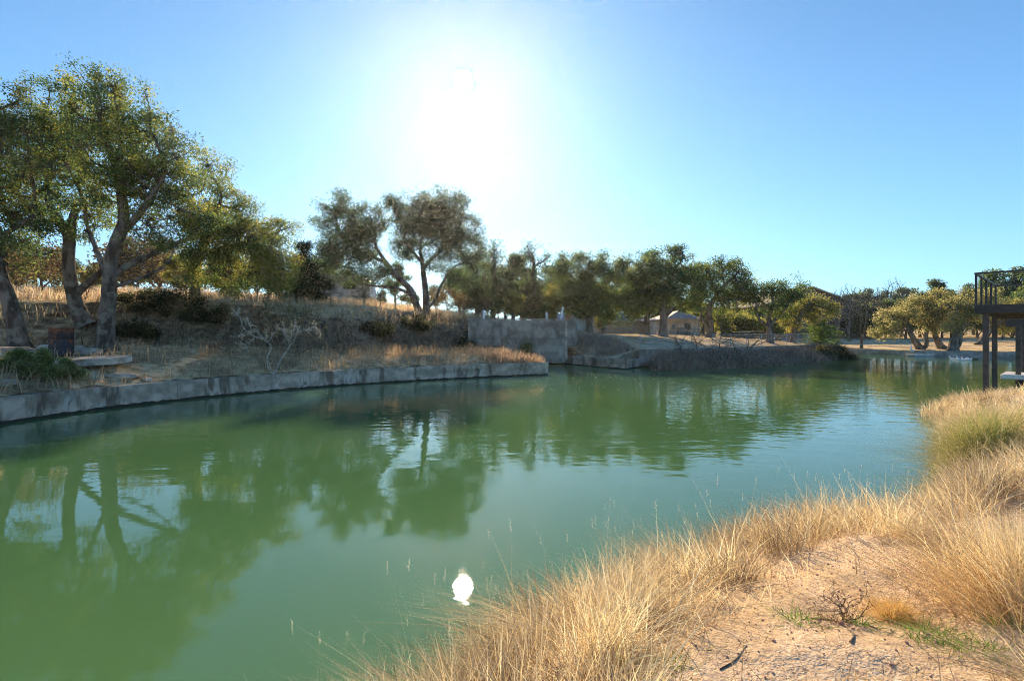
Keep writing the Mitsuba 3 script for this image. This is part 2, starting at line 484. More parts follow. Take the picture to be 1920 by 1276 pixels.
sv, sf = grid_mesh(axis(-1.6, 8, 0.055, -80, 190), axis(1.8, 9, 0.055, -90, 24), bank_height, keep=lambda v: v[:, 2] > -0.8)
put('sandy_bank', (sv, sf), 'sand', smooth=True)
tag('sandy_bank', 'sandy gravel bank in the foreground', 'ground', kind='structure')


# ------------------------------------------------------------------ concrete walls of the creek
def wall_thing(base, line, breaks, top, thick, bsdf, label, category, cap=None, bottom=-1.0, pbase='panel', gap=0.012, seed=1):
    key = tag(name(base), label, category)
    p = resample(line, 0.25)
    s = np.r_[0, np.cumsum(np.linalg.norm(np.diff(p, axis=0), axis=1))]
    rng = np.random.default_rng(seed)
    edges = [0] + list(breaks) + [s[-1]]
    for a, bb in zip(edges[:-1], edges[1:]):
        q = np.linspace(a + gap / 2, bb - gap / 2, max(2, int((bb - a) / 0.5)))
        l = np.stack([np.interp(q, s, p[:, 0]), np.interp(q, s, p[:, 1])], 1)
        dz, do = rng.uniform(-0.005, 0.005), rng.uniform(-0.005, 0.005)
        t = top + dz
        part(key, pbase, sweep(l, [(do, bottom), (do, t - 0.02), (do + 0.02, t), (do + thick, t), (do + thick, bottom)]), bsdf)
    if cap:
        a, bb, h, out = cap
        n = max(1, int(round((bb - a) / 2.4)))
        for k in range(n):
            q = np.linspace(a + (bb - a) * k / n + 0.006, a + (bb - a) * (k + 1) / n - 0.006, 4)
            l = np.stack([np.interp(q, s, p[:, 0]), np.interp(q, s, p[:, 1])], 1)
            part(key, 'cap_beam', sweep(l, [(-out, top - h), (-out, top + 0.035), (thick + 0.05, top + 0.035), (thick + 0.05, top - h)]), bsdf)
    return key


def arc_at(line, pts):
    p = resample(line, 0.25)
    s = np.r_[0, np.cumsum(np.linalg.norm(np.diff(p, axis=0), axis=1))]
    return [float(s[np.argmin(np.hypot(p[:, 0] - x, p[:, 1] - y))]) for x, y in pts]


def on_wall(px):
    k = np.argmin(np.abs(WALL[:, 0] / np.maximum(WALL[:, 1], 1) * FOCAL + 960 - px))
    return tuple(WALL[k])


brk = [6, 12, 18, 24, 30, 35] + arc_at(WALL, [on_wall(px) for px in (60, 190, 322, 450, 568, 668, 760, 850)])
end = arc_at(WALL, [(2.3, 33.8)])[0]
wall_thing('retaining_wall', WALL, sorted(x for x in brk if x > 0), 0.76, 0.32, 'concrete', 'long curving stained concrete wall along the left edge of the water', 'retaining wall',
           cap=(arc_at(WALL, [on_wall(852)])[0], end, 0.2, 0.05), seed=3)
wall_thing('return_wall', [(2.28, 33.98), (0.65, 36.8), (-0.1, 45.3)], [3.2, 7.5], 0.74, 0.3, 'concrete', 'short concrete wall turning back from the end of the curving wall', 'retaining wall', cap=(0.0, 3.1, 0.2, 0.04), seed=4)
wall_thing('inlet_wall', [(0.3, 45.5), (4.4, 45.5)], [2.1], 0.68, 0.35, 'concrete', 'low concrete wall at the back of the small inlet, below the tall grey wall', 'retaining wall', cap=(0.0, 4.1, 0.24, 0.05), seed=5)
pl = [(4.42, 45.45), (8.2, 38.8)]
wall_thing('inlet_pier', pl, [2.6, 5.2], 0.69, 0.35, 'concrete', 'concrete pier edge running out from the inlet towards the camera', 'retaining wall', cap=(0.0, 7.6, 0.24, 0.05), seed=6)
wall_thing('pier_end', [(8.23, 38.78), (9.4, 40.4), (11.2, 42.6)], [1.9], 0.66, 0.35, 'concrete', 'end of the concrete pier where it turns back into the brush', 'retaining wall', cap=(0.05, 2.0, 0.2, 0.04), seed=7)
wall_thing('low_wall', LOW_WALL, arc_at(LOW_WALL, [(12.9, 42.6), (16, 44.4), (19.5, 47.2), (23, 50), (26.5, 53), (30, 56)]), 1.38, 0.25, 'old_concrete', 'low concrete wall behind the brush, under the wire fence', 'retaining wall', bottom=0.3, seed=8)
wall_thing('far_wall', FAR, [8, 16, 24, 28.5, 31, 36, 42, 50, 60], 0.64, 0.4, 'lake_wall', 'low dark wall along the far shore below the golden oaks', 'retaining wall', seed=9)

# the tall grey wall behind the inlet
key = tag('tall_wall', 'tall weathered grey concrete wall standing behind the inlet', 'wall')
for k, (x0, x1) in enumerate([(-3.42, 0.1), (0.115, 4.35)]):
    m = box(x0, x1, 43.95, 44.3, 0.2, 3.72 - 0.03 * k)
    part(key, 'slab', m, 'old_concrete')
part(key, 'end_column', box(-3.62, -3.43, 43.9, 44.32, 0.4, 3.76), 'concrete')
part(key, 'end_column', box(4.36, 4.56, 43.9, 44.32, 0.4, 3.6), 'concrete')
part(key, 'cap_beam', box(-3.6, 5.4, 43.93, 44.36, 3.735, 3.82), 'old_concrete')
part(key, 'side_slab', box(4.57, 5.35, 44.0, 44.3, 1.6, 3.66), 'old_concrete')


def pipe(px, py0, py1, px_top, w, label):
    Y = 44.9
    a, c = at(px, py0, Y), at(px_top, py1, Y)
    k = tag(name('white_pipe'), label, 'pipe', None)
    n = unit(c - a)
    part(k, 'shaft', tube([a - n * 0.6, a, c], [w / 2] * 3, 14, True), 'white_plastic', 30)
    part(k, 'cap', tube([c - n * 0.06, c + n * 0.01, c + n * 0.03], [w / 2 + 0.012, w / 2 + 0.012, w / 2 - 0.02], 14, True), 'white_plastic', 30)


pipe(907, 601, 582, 907, 0.2, 'white pipe standing up behind the left end of the tall grey wall')
pipe(1025, 602, 586, 1025, 0.17, 'short white pipe upright behind the right half of the tall grey wall')
pipe(1051, 602, 576, 1055.5, 0.16, 'tilted white pipe, the tallest and rightmost above the grey wall')
k = tag('utility_cabinet', 'pale blue grey cabinet between the two white pipes behind the wall', 'cabinet')
a = at(1052, 602, 46.5)
part(k, 'body', box(a[0] - 0.3, a[0] + 0.25, 46.2, 46.7, 3.3, 4.25), 'grey_box')
part(k, 'lid', box(a[0] - 0.33, a[0] + 0.28, 46.16, 46.74, 4.25, 4.31), 'grey_box')
part(k, 'door', box(a[0] - 0.25, a[0] + 0.2, 46.17, 46.198, 3.4, 4.2), 'grey_box')

# ------------------------------------------------------------------ trees
def grow(trunks, attractors, step=0.4, kill=0.75, reach=5.0, maxit=130, seed=0, tip=0.014, gnarl=0.25):
    """space colonisation: limbs grow from the given trunk polylines [(points, r0, r1), ...] through the crown's points"""
    rng = np.random.default_rng(seed)
    pos, par, fixed = [], [], []
    for pts, r0, r1 in trunks:
        q = curve(pts, step) if len(pts) > 2 else resample(pts, step)
        start = -1 if not pos else int(np.argmin(np.linalg.norm(np.array(pos) - q[0], axis=1)))
        rr = np.linspace(r0, r1, len(q))
        for k, (x, r) in enumerate(zip(q, rr)):
            if k == 0 and start >= 0:
                last = start
                continue
            par.append(last if (k or start >= 0) and pos else -1)
            pos.append(x)
            fixed.append(r)
            last = len(pos) - 1
    A = np.asarray(attractors, float)
    alive = np.ones(len(A), bool)
    best, which = cKDTree(np.array(pos)).query(A)
    ends = []
    for it in range(maxit):
        act = alive & (best < (reach if it > 12 else 99))
        if not act.any():
            break
        idx = which[act]
        dirs = unit(A[act] - np.array(pos)[idx])
        nodes, inv = np.unique(idx, return_inverse=True)
        D = np.zeros((len(nodes), 3))
        np.add.at(D, inv, dirs)
        D = unit(D + rng.normal(0, gnarl, D.shape) * np.linalg.norm(D, axis=1, keepdims=True))
        new = np.array(pos)[nodes] + D * step
        dd, _ = cKDTree(np.array(pos)).query(new)
        ok = dd > 0.35 * step
        if not ok.any():
            break
        base = len(pos)
        for x, p_ in zip(new[ok], nodes[ok]):
            pos.append(x)
            par.append(int(p_))
            fixed.append(0.0)
        nd, nw = cKDTree(new[ok]).query(A)
        better = nd < best
        best = np.where(better, nd, best)
        which = np.where(better, nw + base, which)
        dead = alive & (best < kill)
        for a_ in np.nonzero(dead)[0]:
            ends.append((which[a_], A[a_]))
        alive &= ~dead
    pos, par, fixed = np.array(pos), np.array(par), np.array(fixed)
    # small end twigs to the points that were reached
    tw_p, tw_par = [], []
    for w, a in ends:
        tw_p.append(a)
        tw_par.append(w)
    n0 = len(pos)
    if tw_p:
        pos, par, fixed = np.vstack([pos, tw_p]), np.r_[par, tw_par], np.r_[fixed, np.zeros(len(tw_p))]
    n = len(pos)
    kids = np.bincount(par[par >= 0], minlength=n)
    e = 2.35
    rad = np.zeros(n)
    for i in range(n - 1, -1, -1):
        if kids[i] == 0:
            rad[i] = tip ** e
        if par[i] >= 0:
            rad[par[i]] += rad[i]
    rad = rad ** (1 / e)
    root = fixed[0]
    if rad[0] > 0:
        g = math.log(max(root, tip * 1.5) / tip) / math.log(max(rad[0] / tip, 1.5))
        rad = tip * (rad / tip) ** min(g, 1.15)
    rad = np.where(fixed > 0, np.clip(rad, fixed * 0.9, fixed * 1.1), rad)
    return pos, par, rad, kids, n0


def skeleton_mesh(pos, par, rad, kids, thin=0.0, flare=True):
    children = [[] for _ in pos]
    for i, p_ in enumerate(par):
        if p_ >= 0:
            children[p_].append(i)
    parts = []
    stack = [(i, -1) for i in np.nonzero(par < 0)[0]]
    while stack:
        i, p_ = stack.pop()
        chain = ([p_] if p_ >= 0 else []) + [i]
        while children[chain[-1]]:
            c = sorted(children[chain[-1]], key=lambda k: -rad[k])
            for k in c[1:]:
                stack.append((k, chain[-1]))
            chain.append(c[0])
        if len(chain) < 2:
            continue
        r = rad[chain].copy()
        if p_ >= 0:
            r[0] = min(r[0], r[1] * 1.15)
        if r.max() < thin:
            continue
        P = pos[chain].copy()
        if len(P) > 3:
            P[1:-1] = 0.5 * P[1:-1] + 0.25 * (P[:-2] + P[2:])
        R = r.max()
        if p_ < 0 and flare:                      # root flare, and the foot goes into the soil
            h = P[:, 2] - P[0, 2]
            r = r * (1 + 0.45 * np.exp(-np.maximum(h, 0) / 0.35))
        parts.append(tube(P, r, 12 if R > 0.2 else 7 if R > 0.08 else 4 if R > 0.03 else 3))
    v, f = join(parts)
    return v, f


def leaves(centres, per, spread, size, rng, tint, vary=0.25, flat=0.75, droop=0.0):
    """many small leaf faces round the given clump centres; one tint per clump, one shift per leaf"""
    n = len(centres) * per
    c = np.repeat(centres, per, axis=0)
    off = rng.normal(0, 1, (n, 3))
    off *= (rng.random((n, 1)) ** 0.25)
    off *= np.minimum(1.0, 1.75 / np.linalg.norm(off, axis=1, keepdims=True))
    p = c + off * np.array([spread, spread, spread * flat])
    u = unit(rng.normal(0, 1, (n, 3)))
    w = unit(np.cross(u, rng.normal(0, 1, (n, 3))))
    s = size * rng.uniform(0.65, 1.35, (n, 1))
    v = np.stack([p - u * s, p + w * s * 0.42, p + u * s, p - w * s * 0.42], 1).reshape(-1, 3)
    i = np.arange(n) * 4
    f = np.vstack([np.stack([i, i + 1, i + 2], 1), np.stack([i, i + 2, i + 3], 1)])
    tint = np.asarray(tint, float)
    pick = rng.integers(0, len(tint), len(centres))
    base = tint[pick] * rng.uniform(1 - vary, 1 + vary, (len(centres), 1))
    col = np.repeat(base, per, axis=0) * rng.uniform(0.75, 1.3, (n, 1))
    return v, f, np.clip(np.repeat(col, 4, axis=0), 0.004, 0.9)


def lobes_points(lobes, rng):
    """points filling ellipsoid lobes [(centre, radii, count)], denser near the outside"""
    out = []
    for c, r, n in lobes:
        m = max(3, n // 3)
        d = unit(rng.normal(0, 1, (m, 3)))
        q = rng.random((m, 1)) ** 0.42
        p = (d * q * np.asarray(r))[rng.integers(0, m, n)]
        p = p + rng.normal(0, 0.14, (n, 3)) * np.asarray(r)
        out.append(p + np.asarray(c))
    return np.vstack(out)


def blobs(spec, Y, dens=1.0, depth=1.0):
    """lobes read off the photograph: (px, py, rx, ry[, dY]) at distance Y"""
    out = []
    for s in spec:
        px, py, rx, ry = s[:4]
        y = Y + (s[4] if len(s) > 4 else 0)
        k = y / FOCAL
        R = np.array([rx * k, depth * (rx + ry) / 2 * k, ry * k])
        vol = R[0] * R[1] * R[2]
        out.append((at(px, py, y), R, max(4, int(dens * vol ** 0.72 * 17))))
    return out


OAK_GREEN = [(0.135, 0.205, 0.06), (0.11, 0.185, 0.065), (0.23, 0.265, 0.07), (0.095, 0.155, 0.065)]
OAK_YELLOW = [(0.36, 0.36, 0.085), (0.25, 0.29, 0.075), (0.15, 0.215, 0.06), (0.42, 0.39, 0.1)]
OAK_GREY = [(0.1, 0.165, 0.085), (0.115, 0.18, 0.085), (0.15, 0.19, 0.095), (0.085, 0.145, 0.08)]
OAK_BROWN = [(0.24, 0.19, 0.09), (0.19, 0.18, 0.08), (0.15, 0.165, 0.075)]
GOLD = [(0.48, 0.43, 0.17), (0.42, 0.38, 0.15), (0.29, 0.29, 0.11), (0.55, 0.48, 0.22), (0.22, 0.235, 0.09)]
OLIVE = [(0.324, 0.311, 0.081), (0.405, 0.351, 0.095), (0.189, 0.203, 0.068)]


def tree(base, label, category, trunks, lobes, tint, seed, per=55, spread=0.36, size=0.085, step=0.42, kill=0.8, tip=0.014, moss=0, thin=0.0, group=None, gnarl=0.25, extra=1, sway=0.5):
    rng = np.random.default_rng(seed)
    A = lobes_points(lobes, rng)
    pos, par, rad, kids, n0 = grow(trunks, A, step, kill, seed=seed, tip=tip, gnarl=gnarl)
    key = tag(name(base), label, category, group)
    put(key + '__trunk', skeleton_mesh(pos, par, rad, kids, thin), 'bark', smooth=True)
    ends = pos[n0:] if n0 < len(pos) else pos[kids == 0]
    thin_nodes = pos[:n0][(rad[:n0] < tip * 2.0) & (kids[:n0] > 0)]
    pick = thin_nodes[rng.random(len(thin_nodes)) < sway]
    cen = np.vstack([np.repeat(ends, extra, axis=0) + rng.normal(0, 0.12, (len(ends) * extra, 3)), pick])
    v, f, c = leaves(cen, per, spread, size, rng, tint)
    put(key + '__crown', (v, f), 'leaf', color=c)
    if moss:
        mid = pos[:n0][(rad[:n0] > tip * 1.6) & (rad[:n0] < 0.12)]
        mid = mid[rng.choice(len(mid), min(moss, len(mid)), replace=False)] + rng.normal(0, 0.06, (min(moss, len(mid)), 3))
        v, f, c = leaves(mid, 26, 0.1, 0.075, rng, [(0.13, 0.12, 0.1), (0.1, 0.095, 0.085)], 0.2, 1.0)
        put(key + '__ball_moss', (v, f), 'leaf', color=c)
        tag(key + '__ball_moss', 'grey balls of moss along the limbs', kind='stuff')
    return key, (pos, par, rad, kids, n0)


def P3(*pts):
    return [at(*p) for p in pts]


def foot(px, py, Y):
    """trunk foot: on the ground at that column"""
    p = at(px, py, Y)
    p[2] = float(far_height(p[0], p[1])) - 0.12
    return p


# --- the group of big live oaks on the left
Y = 23.0
tree('live_oak', 'leftmost large live oak with leaning furrowed trunk cut by the left edge of the photo', 'tree',
     [([foot(38, 648, Y), at(25, 590, Y), at(8, 535, Y), at(-8, 480, Y), at(-5, 430, Y)], 0.38, 0.22), ([at(-5, 450, Y), at(30, 425, Y + 0.5), at(75, 400, Y + 1)], 0.15, 0.08), ([at(-8, 480, Y), at(-60, 400, Y), at(-80, 330, Y)], 0.2, 0.1)],
     blobs([(5, 215, 55, 65), (-70, 200, 80, 80), (20, 320, 65, 60), (-90, 330, 80, 80), (60, 400, 60, 45, 1), (-40, 430, 70, 40), (30, 470, 50, 35, -1), (10, 270, 60, 60), (-20, 350, 60, 60)], Y, 1.1), OAK_BROWN[1:2] + OAK_GREEN, 11, per=52, size=.066, spread=.3, kill=.62, moss=80, tip=0.012)
Y = 26.0
tree('live_oak', 'live oak with dark leaning trunk between the leftmost oak and the tallest oak', 'tree',
     [([foot(168, 640, Y), at(150, 590, Y), at(136, 545, Y), at(128, 490, Y), at(132, 440, Y), at(140, 390, Y)], 0.4, 0.18),
      ([at(136, 555, Y), at(160, 535, Y), at(192, 508, Y - 0.4), at(212, 480, Y - 0.6)], 0.22, 0.12), ([at(132, 440, Y), at(95, 390, Y), at(90, 340, Y + 1)], 0.2, 0.1)],
     blobs([(70, 260, 75, 70, 1), (45, 350, 70, 50, 1), (110, 330, 70, 70, 2), (150, 250, 60, 60, 2), (75, 430, 70, 35, -1), (190, 400, 50, 50, 2), (95, 175, 50, 35, 1), (20, 250, 40, 60, 2), (100, 300, 80, 60, 2), (60, 390, 60, 40, 1)], Y, 1.1), OAK_GREEN + OAK_YELLOW[1:2], 12, per=54, size=.066, spread=.3, kill=.62, moss=80, tip=0.012)
Y = 24.0
tree('live_oak', 'tallest live oak at the left, pale straight trunk above the flat stone slab', 'tree',
     [([foot(200, 655, Y), at(199, 600, Y), at(205, 550, Y), at(206, 505, Y), at(215, 460, Y), at(232, 420, Y), at(230, 380, Y), at(222, 330, Y)], 0.41, 0.15),
      ([at(206, 515, Y), at(250, 492, Y + 0.6), at(310, 465, Y + 1.2), at(370, 440, Y + 2)], 0.2, 0.09), ([at(215, 540, Y), at(262, 522, Y), at(300, 505, Y - 0.3)], 0.1, 0.04),
      ([at(203, 520, Y), at(185, 480, Y), at(172, 445, Y), at(160, 420, Y)], 0.15, 0.07), ([at(226, 440, Y), at(270, 390, Y - 0.5), at(300, 340, Y - 0.5)], 0.16, 0.1)],
     blobs([(190, 190, 62, 65), (255, 215, 45, 50), (120, 215, 60, 55), (300, 265, 62, 60), (330, 330, 65, 62), (215, 290, 80, 60, -1), (130, 300, 60, 55), (260, 380, 75, 50), (350, 405, 55, 50), (180, 380, 55, 40), (300, 440, 60, 30), (150, 160, 40, 28), (205, 150, 28, 28), (240, 300, 80, 70, -1), (280, 350, 70, 55, 1), (180, 250, 70, 60, 1), (330, 385, 60, 50)], Y, 1.25), OAK_GREEN + OAK_YELLOW[:2], 13, per=58, size=.064, spread=.3, kill=.62, moss=90, tip=0.012)
Y = 29.0
tree('live_oak', 'yellow green live oak whose crown hangs to the right of the tallest oak', 'tree',
     [([foot(365, 565, Y + 3), at(366, 520, Y + 2.5), at(372, 480, Y + 2), at(390, 440, Y + 1), at(405, 410, Y)], 0.3, 0.18), ([at(372, 480, Y + 2), at(420, 465, Y + 1), at(470, 455, Y)], 0.16, 0.09)],
     blobs([(400, 335, 48, 40), (385, 395, 60, 55), (440, 400, 55, 50), (480, 445, 58, 50), (520, 470, 42, 50), (430, 475, 65, 45), (500, 515, 50, 38), (370, 470, 50, 45, 1), (420, 525, 70, 25, 1), (535, 440, 24, 30), (450, 440, 70, 50, 1), (400, 440, 60, 40), (495, 480, 50, 40)], Y, 1.3), OAK_YELLOW + OAK_GREEN[:2], 14, per=62, size=.066, spread=.3, kill=.62, moss=30, tip=0.012)

# --- dark juniper and the two oaks on the bank
Y = 36.0
b0 = foot(566, 560, Y)
lob = [(at(563 + 3 * k + (7, -9, 10, -6, 11, -8)[k], 466 + 17 * k, Y), np.array([0.4 + 0.2 * k, 0.4 + 0.2 * k, 0.5]), 16 + 8 * k) for k in range(6)]
tree('juniper', 'dark green pointed juniper between the left oaks and the two bank oaks', 'tree', [([b0, at(568, 520, Y), at(566, 470, Y)], 0.18, 0.05)], lob, [(0.035, 0.07, 0.028), (0.05, 0.085, 0.035)], 21, per=80, spread=0.26, size=0.07, kill=0.5, step=0.3)
Y = 45.0
tree('live_oak', 'grey green live oak leaning left over the parked camper', 'tree',
     [([foot(785, 578, Y), at(772, 545, Y), at(748, 522, Y), at(722, 490, Y), at(700, 455, Y)], 0.28, 0.14), ([foot(785, 578, Y), at(778, 560, Y), at(745, 540, Y - 1), at(700, 536, Y - 1), at(665, 530, Y - 1)], 0.18, 0.08), ([at(722, 490, Y), at(670, 470, Y), at(640, 440, Y)], 0.13, 0.07)],
     blobs([(612, 412, 28, 32), (650, 395, 42, 32), (690, 410, 40, 40), (640, 450, 48, 38), (690, 470, 45, 40), (610, 470, 22, 30), (660, 510, 52, 28), (620, 505, 30, 30), (705, 520, 40, 22, -1), (665, 430, 40, 40), (640, 480, 46, 36), (690, 440, 36, 40)], Y, 1.15), OAK_GREY + OAK_GREEN[:1], 22, per=46, spread=0.36, size=0.085, step=0.5, kill=.7, tip=0.016, moss=50)
Y = 46.0
tree('live_oak', 'rounded grey green live oak with dark straight trunk on the bank crest', 'tree',
     [([foot(800, 580, Y), at(798, 545, Y), at(794, 515, Y), at(792, 490, Y), at(785, 462, Y)], 0.29, 0.14), ([at(794, 500, Y), at(820, 475, Y), at(850, 450, Y)], 0.16, 0.08), ([at(793, 495, Y), at(765, 460, Y), at(748, 430, Y)], 0.14, 0.07), ([at(815, 578, Y + 0.5), at(824, 540, Y + 0.5), at(850, 500, Y + 0.5)], 0.13, 0.07)],
     blobs([(790, 385, 52, 30), (745, 395, 26, 30), (850, 395, 40, 35), (820, 420, 60, 40), (760, 430, 34, 32), (880, 440, 36, 36), (840, 460, 50, 32), (890, 480, 26, 30), (735, 372, 7, 16), (800, 410, 60, 40), (870, 520, 40, 25, 1), (790, 440, 60, 36), (835, 395, 40, 36), (760, 470, 30, 24), (870, 460, 40, 34), (830, 490, 40, 22)], Y, 1.2), OAK_GREY, 23, per=50, spread=0.36, size=0.085, step=0.5, kill=.7, tip=0.016, moss=50)

# --- the row of oaks in front of the house, on the lawn
ROW = [
    ('dense dark live oak left of the house, its crown hanging over the pale ribbed fence', 55, [(1105, 625), (1104, 590), (1098, 560), (1100, 530)], 0.3, [(1070, 505, 38, 30), (1110, 500, 40, 28), (1150, 515, 36, 32), (1085, 550, 45, 35), (1130, 560, 45, 35), (1165, 572, 36, 32), (1110, 585, 45, 22), (1090, 530, 40, 34)], OAK_GREEN, 31),
    ('live oak with slim upright trunk left of the forked trunk before the house', 56, [(1211, 628), (1212, 600), (1218, 570), (1212, 540)], 0.3, [(1180, 515, 34, 32), (1215, 490, 34, 26), (1185, 560, 34, 32), (1230, 540, 34, 36), (1205, 520, 30, 30), (1180, 585, 36, 16), (1200, 555, 40, 26)], OAK_GREEN + OAK_YELLOW[:1], 32),
    ('live oak with stout forked black trunk in front of the tan house', 55, [(1243, 628), (1244, 600), (1243, 572), (1252, 540), (1256, 505)], 0.42, [(1258, 478, 28, 18), (1245, 505, 45, 28), (1285, 500, 34, 26), (1270, 540, 50, 36), (1300, 560, 34, 28), (1235, 555, 36, 26)], OAK_GREEN, 33),
    ('broad round live oak to the right of the tan house', 58, [(1332, 632), (1332, 605), (1328, 580), (1345, 550)], 0.38, [(1345, 505, 48, 22), (1385, 525, 34, 30), (1330, 545, 45, 36), (1375, 560, 42, 30), (1310, 520, 32, 26), (1400, 555, 20, 22)], OAK_GREEN + OAK_YELLOW[1:2], 34),
    ('dark spreading live oak with forked trunk behind the middle of the wire fence', 56, [(1443, 640), (1443, 615), (1440, 595), (1452, 570)], 0.36, [(1440, 545, 30, 18), (1475, 540, 34, 16), (1425, 560, 26, 22), (1470, 565, 34, 20), (1500, 548, 24, 16), (1450, 585, 36, 12)], OAK_GREEN, 35),
    ('yellow olive live oak to the left of the bushy green palm', 60, [(1485, 640), (1492, 610), (1505, 585), (1520, 565)], 0.32, [(1500, 580, 40, 18), (1535, 565, 36, 18), (1560, 575, 22, 18), (1480, 600, 26, 20), (1525, 590, 30, 18)], OLIVE, 36),
]
for label, Y, tr, r, lobes, tint, seed in ROW:
    t0 = foot(tr[0][0], tr[0][1], Y)
    pts = [t0] + [at(x, y, Y) for x, y in tr[1:]]
    extra_limbs = []
    if seed == 33:
        extra_limbs = [([at(1245, 597, Y), at(1262, 578, Y), at(1290, 568, Y)], 0.24, 0.12)]
    if seed == 35:
        extra_limbs = [([at(1443, 612, Y), at(1425, 603, Y), at(1416, 580, Y)], 0.2, 0.12), ([at(1443, 608, Y), at(1462, 590, Y), at(1478, 570, Y)], 0.2, 0.12)]
    if seed == 34:
        extra_limbs = [([at(1330, 622, Y), at(1316, 600, Y), at(1312, 570, Y)], 0.2, 0.12)]
    tree('live_oak', label, 'tree', [(pts, r, r * 0.5)] + extra_limbs, blobs(lobes, Y, 0.95), tint, seed, per=56, spread=0.42, size=0.105, step=0.6, kill=.9, tip=0.022, thin=0.02)

# --- golden oaks on the far shore
for label, Y, tr, r, lobes, tint, seed in [
    ('golden live oak with two leaning trunks at the left of the far shore group', 64, [(1727, 657), (1716, 640), (1706, 622), (1700, 600)], 0.42, [(1665, 610, 32, 20), (1695, 590, 36, 26), (1730, 570, 34, 20), (1745, 600, 30, 22), (1640, 622, 14, 10)], GOLD, 41),
    ('golden live oak with slanting trunk in the middle of the far shore group', 64, [(1768, 657), (1758, 640), (1752, 622), (1760, 595)], 0.42, [(1765, 560, 34, 18), (1780, 590, 28, 24), (1750, 590, 26, 22)], GOLD, 42),
    ('golden live oak with thick trunk and long bare limb rising right, nearest the black dock', 60, [(1786, 660), (1789, 640), (1790, 622), (1786, 600), (1792, 580)], 0.55, [(1800, 570, 34, 24), (1835, 575, 28, 26), (1815, 600, 30, 18), (1845, 555, 26, 18), (1780, 610, 20, 16)], GOLD, 43),
    ('golden olive oak seen between the posts of the dock', 70, [(1837, 655), (1845, 635), (1860, 610)], 0.5, [(1870, 590, 34, 22), (1910, 585, 34, 26), (1890, 610, 32, 16), (1945, 600, 30, 30)], OLIVE + GOLD[2:3], 44),
]:
    t0 = at(tr[0][0], tr[0][1], Y)
    t0[2] = float(far_height(t0[0], t0[1])) - 0.1
    ex = []
    if seed == 43:
        ex = [([at(1790, 640, Y), at(1806, 612, Y), at(1818, 595, Y), at(1838, 582, Y)], 0.28, 0.12), ([at(1794, 656, Y), at(1802, 640, Y), at(1800, 620, Y)], 0.3, 0.14)]
    if seed == 41:
        ex = [([at(1748, 655, Y), at(1736, 638, Y), at(1738, 618, Y), at(1745, 600, Y)], 0.3, 0.16)]
    tree('live_oak', label, 'tree', [([t0] + [at(x, y, Y) for x, y in tr[1:]], r, r * 0.5)] + ex, blobs(lobes, Y, 1.0), tint, seed, per=66, spread=0.42, size=0.1, step=0.6, kill=.9, tip=0.024, thin=0.02)


# --- trees farther back: a few kinds, each standing tree its own object
def kind(trunk_h, lobes, tint, seed, per, spread, size, tip=0.03, step=0.6, kill=1.0, r=0.2, fork=True):
    rng = np.random.default_rng(seed)
    A = lobes_points(lobes, rng)
    tr = [([(0, 0, -0.3), (0.1, 0.05, trunk_h * 0.5), (0.0, 0.1, trunk_h), (-0.1, 0, trunk_h * 1.4)], r, r * 0.5)]
    if fork:
        tr.append(([(0, 0, trunk_h * 0.4), (0.5, 0, trunk_h), (0.9, 0.1, trunk_h * 1.4)], r * 0.6, r * 0.3))
    pos, par, rad, kids, n0 = grow(tr, A, step, kill, seed=seed, tip=tip)
    tm = mikit.ply(skeleton_mesh(pos, par, rad, kids, 0.02 if per else 0.0), 'bark', smooth=True)
    if per == 0:
        return tm, None
    v, f, c = leaves(pos[n0:], per, spread, size, rng, tint)
    return tm, mikit.ply((v, f), 'leaf', color=c)


def L(x, y, z, rx, ry, rz, n):
    return (np.array([x, y, z], float), np.array([rx, ry, rz], float), n)


